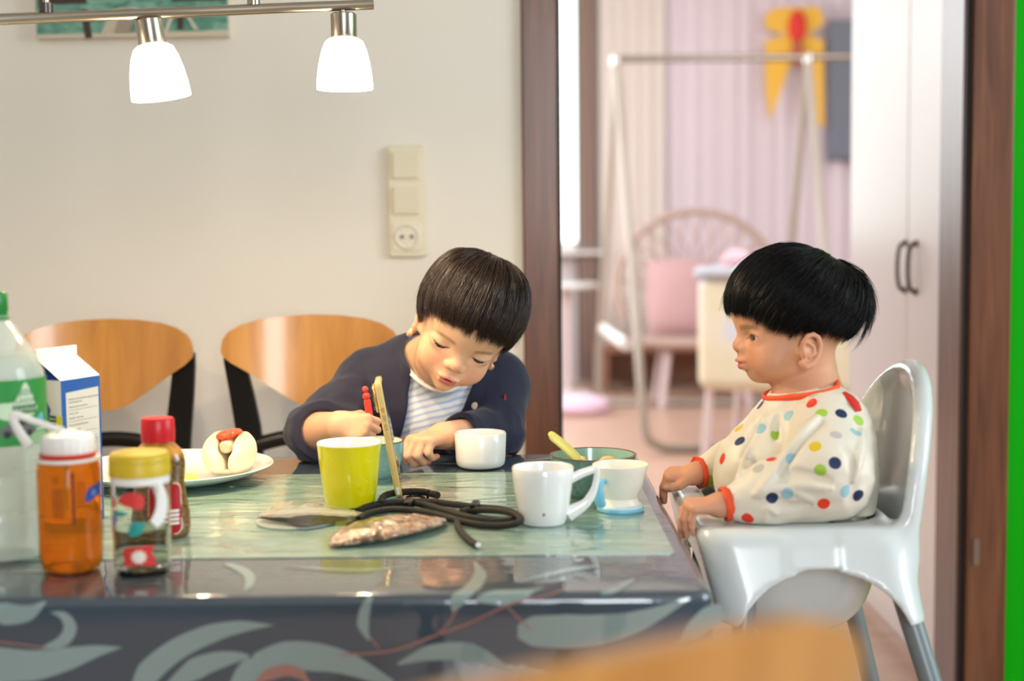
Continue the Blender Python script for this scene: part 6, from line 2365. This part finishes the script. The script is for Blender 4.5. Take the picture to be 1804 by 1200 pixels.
q = trace(f_card, 838, 716)
if q is not None:
    bd_ = obj('badge', tf(lathe([(0, -0.001), (0.0066, -0.001), (0.0066, 0.0014), (0.0055, 0.0022), (0, 0.0026)], 24), frame((1, 0.2, 0), grad(f_card, q)), q - np.array(boy.location)), mat('beige_badge', (206, 182, 150), rough=0.6), boy)
q = trace(f_card, 890, 700)
if q is not None:
    obj('side_tag', tf(MB().add(box(-0.0012, 0.0012, -0.004, 0.004, -0.004, 0.004)).vf(), None, q - np.array(boy.location)), mat('red_tag', (200, 40, 46), rough=0.6), boy)
m_trs = mat('grey_trousers_cloth', (74, 78, 88), rough=0.9)
f_trs = lambda p: np.maximum(np.maximum(smin(b_legs(p, 0.006), cap(p, BE, PV, 0.090, 0.094), 0.02), p[:, 2] - 0.60), 0.26 - p[:, 2])
V, Q = sdf_mesh(f_trs, (-0.38, 2.02, 0.24), (0.0, 2.52, 0.64), 0.006)
obj('trousers', (smooth_mesh(V, Q, 2), Q), m_trs, boy, angle=None, world=True)


def th_boy(ph):
    ph = np.abs((ph + 180) % 360 - 180)
    return np.interp(ph, [0, 30, 61, 80, 92, 99, 107, 128, 150, 180], [112, 110, 109, 117, 125, 113, 103, 111, 117, 119])


hair('hair', boy, by_R, by_C, (0, 11, 64), (71, 89, 80), (0, -0.36, 0.93), th_boy, 9500, m_hair_b, 21, lift=(4, 13), width=0.80)

# fork in the boy's fist
m_rfork = mat('red_fork_plastic', (226, 66, 54), rough=0.35)
fk0, fk1 = atY(654, 750, 2.012), atY(643, 684, 2.012)
fk = thing('fork', 'red handled child fork held upright in the boy\'s fist', 'fork', fk0)
axf = (fk1 - fk0) / np.linalg.norm(fk1 - fk0)
LF = np.linalg.norm(fk1 - fk0)
Rf = frame(np.cross([1, 0, 0], axf), axf)
fb = MB()
fb.add(on_plane(prism(rrect(0.0098, 0.050, 0.003, 5, 0, LF - 0.041), -0.0042, 0.0042), (0, 0, 0), Rf[:, 0], axf))
hdl = obj('handle', fb, m_rfork, fk, bevel=0.002)
kb_ = MB()
for zc_, rr_ in ((LF - 0.0115, 0.0056), (LF - 0.0015, 0.0046)):
    kb_.add(tf(lathe([(0, -rr_)] + [(rr_ * math.sin(math.radians(a)), -rr_ * math.cos(math.radians(a))) for a in range(15, 180, 15)] + [(0, rr_)], 20), None, axf * zc_))
obj('knob', kb_, m_rfork, hdl)
fm = MB()
fm.add(tube([axf * -0.02, axf * -0.035, axf * -0.045 + np.array([0, -0.002, 0])], 0.0022, 8))
for dxx in (-0.005, 0, 0.005):
    fm.add(tube([axf * -0.044, axf * -0.048 + Rf[:, 0] * dxx, axf * -0.060 + Rf[:, 0] * dxx], 0.0012, 6))
obj('tines', fm, m_steel_dull, fk)
hl = MB()
for zc_ in (LF - 0.026, LF - 0.034, LF - 0.042):
    hl.add(tf(lathe([(0, 0.0), (0.0016, 0.0), (0.0014, 0.0005), (0, 0.0005)], 10), rotx(math.pi / 2), axf * zc_ + np.cross(Rf[:, 0], axf) * 0.0046))
obj('handle_dot', hl, mat('fork_dot', (110, 30, 20), rough=0.5), hdl)

# ================================================================= the toddler
td_C = np.array([0.373, 1.765, 0.9385])
td_R = frame((-0.99, -0.01, -0.03), (0.05, 0.06, 0.99))
HTs = head_sdf(TOD)
to_t = lambda p: ((p - td_C) @ td_R) * 1000.0
th_ = lambda p: HTs(to_t(p)) * 0.001
TN, TC, TB, TP = np.array([0.366, 1.752, 0.880]), np.array([0.362, 1.748, 0.815]), np.array([0.350, 1.750, 0.735]), np.array([0.345, 1.752, 0.690])
tSL, tSR = np.array([0.374, 1.684, 0.852]), np.array([0.366, 1.818, 0.852])
tEL, tWL = np.array([0.352, 1.634, 0.790]), np.array([0.239, 1.622, 0.7725])
tER, tWR = np.array([0.345, 1.868, 0.785]), np.array([0.2365, 1.828, 0.7735])
tHL = hand_joints(tWL, (-1, -0.02, 0.0), (-0.05, -0.12, 1), -1, 0.68, [(68, 18, 8), (70, 18, 8), (72, 18, 8), (74, 18, 8)], spread=(0.06, 0.02, -0.02, -0.06))
tHR = hand_joints(tWR, (-1, 0.03, 0.0), (-0.05, -0.22, 1), 1, 0.66, [(68, 18, 8), (70, 18, 8), (72, 18, 8), (74, 18, 8)], spread=(0.06, 0.02, -0.02, -0.06))


def t_core(p):
    d = chain(p, [TN + np.array([0, 0, -0.01]), TC, TB, TP], [0.040, 0.058, 0.062, 0.056], 0.02)
    d = smin(d, chain(p, [tSL, 0.5 * (tSL + tSR) + np.array([0, 0, 0.008]), tSR], [0.032, 0.040, 0.032], 0.02), 0.03)
    for a, b, c in ((tSL, tEL, tWL), (tSR, tER, tWR)):
        d = smin(d, smin(cap(p, a, b, 0.030, 0.024), cap(p, b, c, 0.024, 0.0150), 0.004), 0.012)
    return d


def t_neck(p):
    return chain(p, [td_C + td_R @ np.array([0, 0.012, 0.0]), td_C + td_R @ np.array([0, 0.008, -0.03]), TN], [0.036, 0.034, 0.037], 0.02)


def t_legs(p):
    d = None
    for s in (-1, 1):
        e = chain(p, [TP + np.array([0, 0.03 * s, -0.012]), np.array([0.296, 1.752 + 0.055 * s, 0.668]), np.array([0.312, 1.752 + 0.02 * s, 0.655 + 0.008 * s])], [0.036, 0.030, 0.022], 0.015)
        d = e if d is None else np.minimum(d, e)
    return d


thL, thR = hand_sdf(tHL), hand_sdf(tHR)
g1 = groups_sdf([(td_C + td_R @ np.array([0, 0.012, 0.04]), 0.155, th_), (td_C * 0.5 + TN * 0.5, 0.12, t_neck), (TB * 0.5 + TC * 0.5, 0.27, t_core)], 0.012)


def f_tod(p):
    d = g1(p)
    for H_, hs in ((tHL, thL), (tHR, thR)):
        c = H_['T']((0.045, 0, -0.01))
        s = np.linalg.norm(p - c, axis=1) - 0.07
        mk_ = s < 0.02
        if mk_.any():
            e = np.maximum(s, 0.02)
            e[mk_] = hs(p[mk_])
            d = np.where(mk_, smin(d, e, 0.009), d)
    s = np.linalg.norm(p - np.array([0.33, 1.752, 0.67]), axis=1) - 0.17
    mk_ = s < 0
    if mk_.any():
        d[mk_] = smin(d[mk_], t_legs(p[mk_]), 0.012)
    return d


tod = thing('person', 'toddler in a white smock with coloured dots sitting in the high chair', 'person', (0.372, 1.752, 0.616))
V, Q = sdf_mesh(f_tod, (0.17, 1.54, 0.60), (0.50, 1.95, 1.09), 0.0014)
V = smooth_mesh(V, Q, 1, 0.4)
bo = obj('body', (V, Q), m_skin, tod, angle=None, world=True)
ql = to_t(V)
hm = (np.linalg.norm(ql - np.array([0, 5, 30]), axis=1) < 160)
cols = np.tile(LIN((210, 154, 122)), (len(V), 1))
cols[hm] = skin_tint(ql[hm], TOD, (212, 158, 124), (196, 104, 94), (208, 126, 98))
paint(bo, cols)
for s in (1, -1):
    ex, ey, ez = TOD['eye']
    eyeball(tod, td_R, td_C, (s * ex, ey, ez), TOD['eyer'], (0.0, 1, -0.12))

# smock
ridge_l = []


def f_smock0(p):
    d = chain(p, [TN + np.array([0.002, 0, 0.002]), np.array([0.360, 1.748, 0.835]), np.array([0.345, 1.745, 0.785]), np.array([0.345, 1.742, 0.735])], [0.036, 0.066, 0.086, 0.084], 0.02)
    d = smin(d, chain(p, [tSL + np.array([0, 0.012, 0.004]), 0.5 * (tSL + tSR) + np.array([0, 0, 0.004]), tSR + np.array([0, -0.012, 0.004])], [0.034, 0.038, 0.034], 0.02), 0.02)
    d = smin(d, cap(p, np.array([0.308, 1.72, 0.785]), np.array([0.308, 1.78, 0.785]), 0.046, 0.046), 0.03)
    d = smin(d, ell(p, (0.405, 1.70, 0.80), (0.032, 0.075, 0.085)), 0.03)
    wL = tWL + (tWL - tEL) * -0.06
    wR = tWR + (tWR - tER) * -0.06
    aL = chain(p, [tSL + np.array([0.002, 0.004, 0.002]), tEL + np.array([0.012, -0.006, 0.014]), tEL * 0.45 + wL * 0.55 + np.array([0, 0, 0.0]), wL], [0.042, 0.050, 0.035, 0.0180], 0.02)
    aR = chain(p, [tSR, tER + np.array([0.008, 0, 0.008]), tER * 0.45 + wR * 0.55, wR], [0.040, 0.044, 0.033, 0.0180], 0.02)
    d = smin(smin(d, aL, 0.012), aR, 0.012)
    return d


fold_px = [([(1440, 735), (1405, 775), (1375, 820), (1352, 850), (1338, 868)], 0.0055, 1, 0.006), ([(1448, 742), (1425, 765), (1395, 800), (1372, 835)], 0.0045, 0, 0.006),
           ([(1330, 872), (1360, 862), (1392, 862), (1428, 880)], 0.0045, 1, 0.005), ([(1398, 855), (1430, 858), (1464, 860)], 0.0042, 1, 0.005), ([(1368, 905), (1352, 895), (1348, 918)], 0.004, 1, 0.005),
           ([(1390, 830), (1430, 838), (1460, 848)], 0.0045, 0, 0.006), ([(1365, 880), (1395, 892), (1424, 890)], 0.0040, 0, 0.006), ([(1370, 735), (1366, 770), (1369, 805)], 0.0042, 0, 0.005),
           ([(1490, 790), (1508, 830), (1500, 880)], 0.003, 0, 0.010), ([(1520, 760), (1514, 810), (1506, 850)], 0.003, 1, 0.008), ([(1345, 740), (1318, 790), (1300, 840)], 0.003, 1, 0.010), ([(1335, 745), (1308, 800)], 0.003, 0, 0.010)]
FOLDS = []
for pxs, rr_, up_d, kk_ in fold_px:
    pts = [trace(f_smock0, *q) for q in pxs]
    pts = [q for q in pts if q is not None]
    if len(pts) > 1:
        FOLDS.append((spline(pts, 3), rr_, up_d, kk_))
smk_c, smk_n = TN + np.array([-0.004, 0.0, 0.015]), np.array([-0.22, 0.0, 0.97])
smk_n /= np.linalg.norm(smk_n)


def f_smock_base(p):
    d = f_smock0(p) + 0.0030 * vnoise(p * np.array([1.3, 1.3, 0.8]), 20, 31) + 0.0013 * vnoise(p * np.array([1, 1, 1.8]), 55, 32)
    for P_, r_, up_d, k_ in FOLDS:
        s = np.linalg.norm(p - P_.mean(0), axis=1)
        mk_ = s < 0.09
        if mk_.any():
            e = chain(p[mk_], list(P_), [r_ * 0.6] + [r_] * (len(P_) - 2) + [r_ * 0.5])
            d[mk_] = smin(d[mk_], e, k_) if up_d else smax(d[mk_], -(e), k_)
    return d


def f_smock(p):
    d = f_smock_base(p)
    d = np.maximum(d, (p - smk_c) @ smk_n)
    nk = smin(t_core(p) - 0.0006, t_neck(p) - 0.0012, 0.012)
    d = np.maximum(d, -nk)
    for W_, E_ in ((tWL, tEL), (tWR, tER)):
        n_ = (W_ - E_) / np.linalg.norm(W_ - E_)
        near_ = np.linalg.norm(p - W_, axis=1) < 0.05
        d = np.where(near_, np.maximum(d, (p - (W_ - n_ * 0.004)) @ n_), d)
    # rests on the arms of the chair, hangs into the bucket
    inside = rr2(p[:, 0], p[:, 1], 0.335, 1.754, 0.089, 0.128, 0.07)
    onarm = np.where(inside > 0, HZ + 0.0012 - p[:, 2], HZ - 0.075 - p[:, 2])
    d = np.maximum(d, onarm)
    xs = 0.468 + 0.022 * np.clip((p[:, 2] - 0.74) / 0.17, 0, 1.2) - 0.020 * ((p[:, 1] - 1.754) / 0.15) ** 2
    return np.maximum(d, p[:, 0] - xs + 0.006)


dots = [(1390, 732, 0), (1482, 729, 1), (1512, 741, 2), (1507, 762, 0), (1473, 766, 3), (1436, 787, 4), (1395, 809, 0), (1471, 816, 1), (1445, 829, 2), (1360, 808, 5), (1336, 825, 3), (1387, 869, 0), (1360, 876, 1), (1451, 887, 5), (1420, 923, 2),
        (1317, 914, 5), (1466, 927, 1), (1490, 866, 0), (1513, 874, 1), (1302, 754, 4), (1340, 755, 0), (1365, 769, 2), (1430, 711, 5), (1447, 728, 2), (1433, 694, 3), (1303, 777, 1), (1340, 713, 1), (1272, 808, 5), (1267, 869, 0), (1284, 917, 2), (1251, 846, 2), (1238, 862, 1), (1333, 707, 4)]
DC = [(152, 194, 206), (24, 46, 84), (160, 200, 70), (190, 186, 180), (222, 192, 50), (228, 62, 34)]
m_smock = mat('waxed_cotton_smock', (224, 218, 202), rough=0.45, spec=0.4)
nt = m_smock.node_tree
geo = nt.nodes.new('ShaderNodeTexCoord')
cur = None
blc = np.array(tod.location)
dl = []
for px, py, ci in dots:
    q = trace(f_smock, px, py)
    if q is not None:
        dl.append((q - blc, ci, 0.0072))
rq = np.random.default_rng(77)
far_pts = []
for k in range(26):                     # dots on the side turned away
    o_ = np.array([rq.uniform(0.28, 0.44), 2.2, rq.uniform(0.77, 0.88)])
    ts = np.linspace(0, 0.7, 500)
    vv = f_smock(o_ + ts[:, None] * np.array([0, -1.0, 0]))
    kk = np.argmax(vv < 0)
    if vv[kk] < 0:
        q = o_ + np.array([0, -ts[kk], 0])
        if all(np.linalg.norm(q - w_) > 0.024 for w_ in far_pts):
            far_pts.append(q)
            dl.append((q - blc, int(rq.integers(0, 6)), 0.0072))
for q, ci, rad_ in dl:
    ds = nt.nodes.new('ShaderNodeVectorMath')
    ds.operation = 'DISTANCE'
    ds.inputs[1].default_value = tuple(q)
    lt = nt.nodes.new('ShaderNodeMath')
    lt.operation = 'LESS_THAN'
    lt.inputs[1].default_value = rad_
    mx = nt.nodes.new('ShaderNodeMix')
    mx.data_type = 'RGBA'
    nt.links.new(geo.outputs['Object'], ds.inputs[0])
    nt.links.new(ds.outputs['Value'], lt.inputs[0])
    nt.links.new(lt.outputs[0], mx.inputs['Factor'])
    if cur is None:
        mx.inputs['A'].default_value = lin((224, 218, 202))
    else:
        nt.links.new(cur, mx.inputs['A'])
    mx.inputs['B'].default_value = lin(DC[ci])
    cur = mx.outputs['Result']
nt.links.new(cur, nt.nodes['Principled BSDF'].inputs['Base Color'])
V, Q = sdf_mesh(f_smock, (0.20, 1.53, 0.68), (0.48, 1.95, 0.93), 0.0016, slack=1.5)
obj('smock', (smooth_mesh(V, Q, 1, 0.5), Q), m_smock, tod, angle=None, world=True)
m_orb = mat('orange_binding', (236, 84, 36), rough=0.6)
u1 = np.cross(smk_n, [0, 1, 0])
u1 /= np.linalg.norm(u1)
u2 = np.cross(smk_n, u1)
rg_ = []
for a in np.linspace(0, 2 * math.pi, 56, endpoint=False):
    dr = math.cos(a) * u1 + math.sin(a) * u2
    ts = np.linspace(0.015, 0.10, 160)
    dd = f_smock_base(smk_c - smk_n * 0.003 + ts[:, None] * dr)
    rg_.append((ts[np.argmax(dd > 0)], dr))
rr_ = np.array([q_[0] for q_ in rg_])
rr_ = np.median([np.roll(rr_, k) for k in range(-4, 5)], axis=0)
rr_ = np.mean([np.roll(rr_, k) for k in range(-2, 3)], axis=0)
rg_ = [smk_c - smk_n * 0.003 + a * q_[1] for a, q_ in zip(rr_, rg_)]
obj('neck_binding', tube(spline(rg_, 2, closed=True), 0.0046, 10, closed=True, flat=(1.0, 0.55), up=smk_n), m_orb, tod, world=True)
for W_, E_ in ((tWL, tEL), (tWR, tER)):
    n_ = (W_ - E_) / np.linalg.norm(W_ - E_)
    c = W_ - n_ * 0.0055
    a1 = np.cross(n_, [0, 0, 1.0])
    a1 /= np.linalg.norm(a1)
    a2 = np.cross(n_, a1)
    obj('cuff_binding', tube([c - n_ * 0.002 + 0.0178 * (math.cos(a) * a1 + math.sin(a) * a2) * (1 + 0.03 * math.sin(9 * a)) for a in np.linspace(0, 2 * math.pi, 36, endpoint=False)], 0.0034, 8, closed=True, flat=(0.75, 1.6)), m_orb, tod, world=True)
tps = [trace(f_smock, *q_) for q_ in ((1488, 692), (1497, 700), (1506, 711), (1513, 724))]
tps = [q_ - 0.003 * ray(1500, 700) for q_ in tps if q_ is not None]
obj('tie', tube(tps, np.array( [0.003, 0.0055, 0.0065, 0.0045])[:len(tps)], 8, flat=(0.5, 1.1)), mat('red_tie', (204, 44, 34), rough=0.6), tod, world=True)
f_und = lambda p: np.maximum(np.maximum(smin(t_core(p), t_neck(p), 0.012) - 0.0032, -(smin(t_core(p), t_neck(p), 0.012) + 0.001)), np.maximum(np.maximum((p - smk_c - smk_n * 0.001) @ smk_n, p[:, 0] - TN[0] - 0.005), 0.83 - p[:, 2]))
V, Q = sdf_mesh(f_und, (0.28, 1.64, 0.79), (0.46, 1.86, 0.93), 0.0018)
obj('undershirt', (smooth_mesh(V, Q, 1), Q), mat('white_undershirt', (236, 234, 230), rough=0.85), tod, angle=None, world=True)


def th_tod(ph):
    ph = np.abs((ph + 180) % 360 - 180)
    return np.interp(ph, [0, 40, 70, 92, 104, 117, 135, 150, 180], [132, 131, 128, 126, 117, 105, 100, 93, 87])


def tuft(r, K, pos):
    n = 420
    ph = r.normal(math.pi, 0.42, n)
    th0 = np.radians(r.uniform(4, 36, n))
    L_ = np.radians(r.uniform(44, 66, n))
    t = np.linspace(0, 1, K)
    th = th0[:, None] + L_[:, None] * t
    off = 4 + (6 + r.uniform(0, 5, n))[:, None] * np.clip(t * 2.2, 0, 1) + 15 * (np.clip(t - 0.35, 0, 1) ** 1.2)[None] * r.uniform(0.3, 1.0, n)[:, None]
    return [pos(th, np.broadcast_to(ph[:, None], th.shape), off)]


hair('hair', tod, td_R, td_C, (0, 19, 58), (69, 81, 68), (0, -0.62, 0.78), th_tod, 9000, m_hair_t, 5, lift=(3, 10), width=0.70, extra=tuft, len_deg=(40, 95))
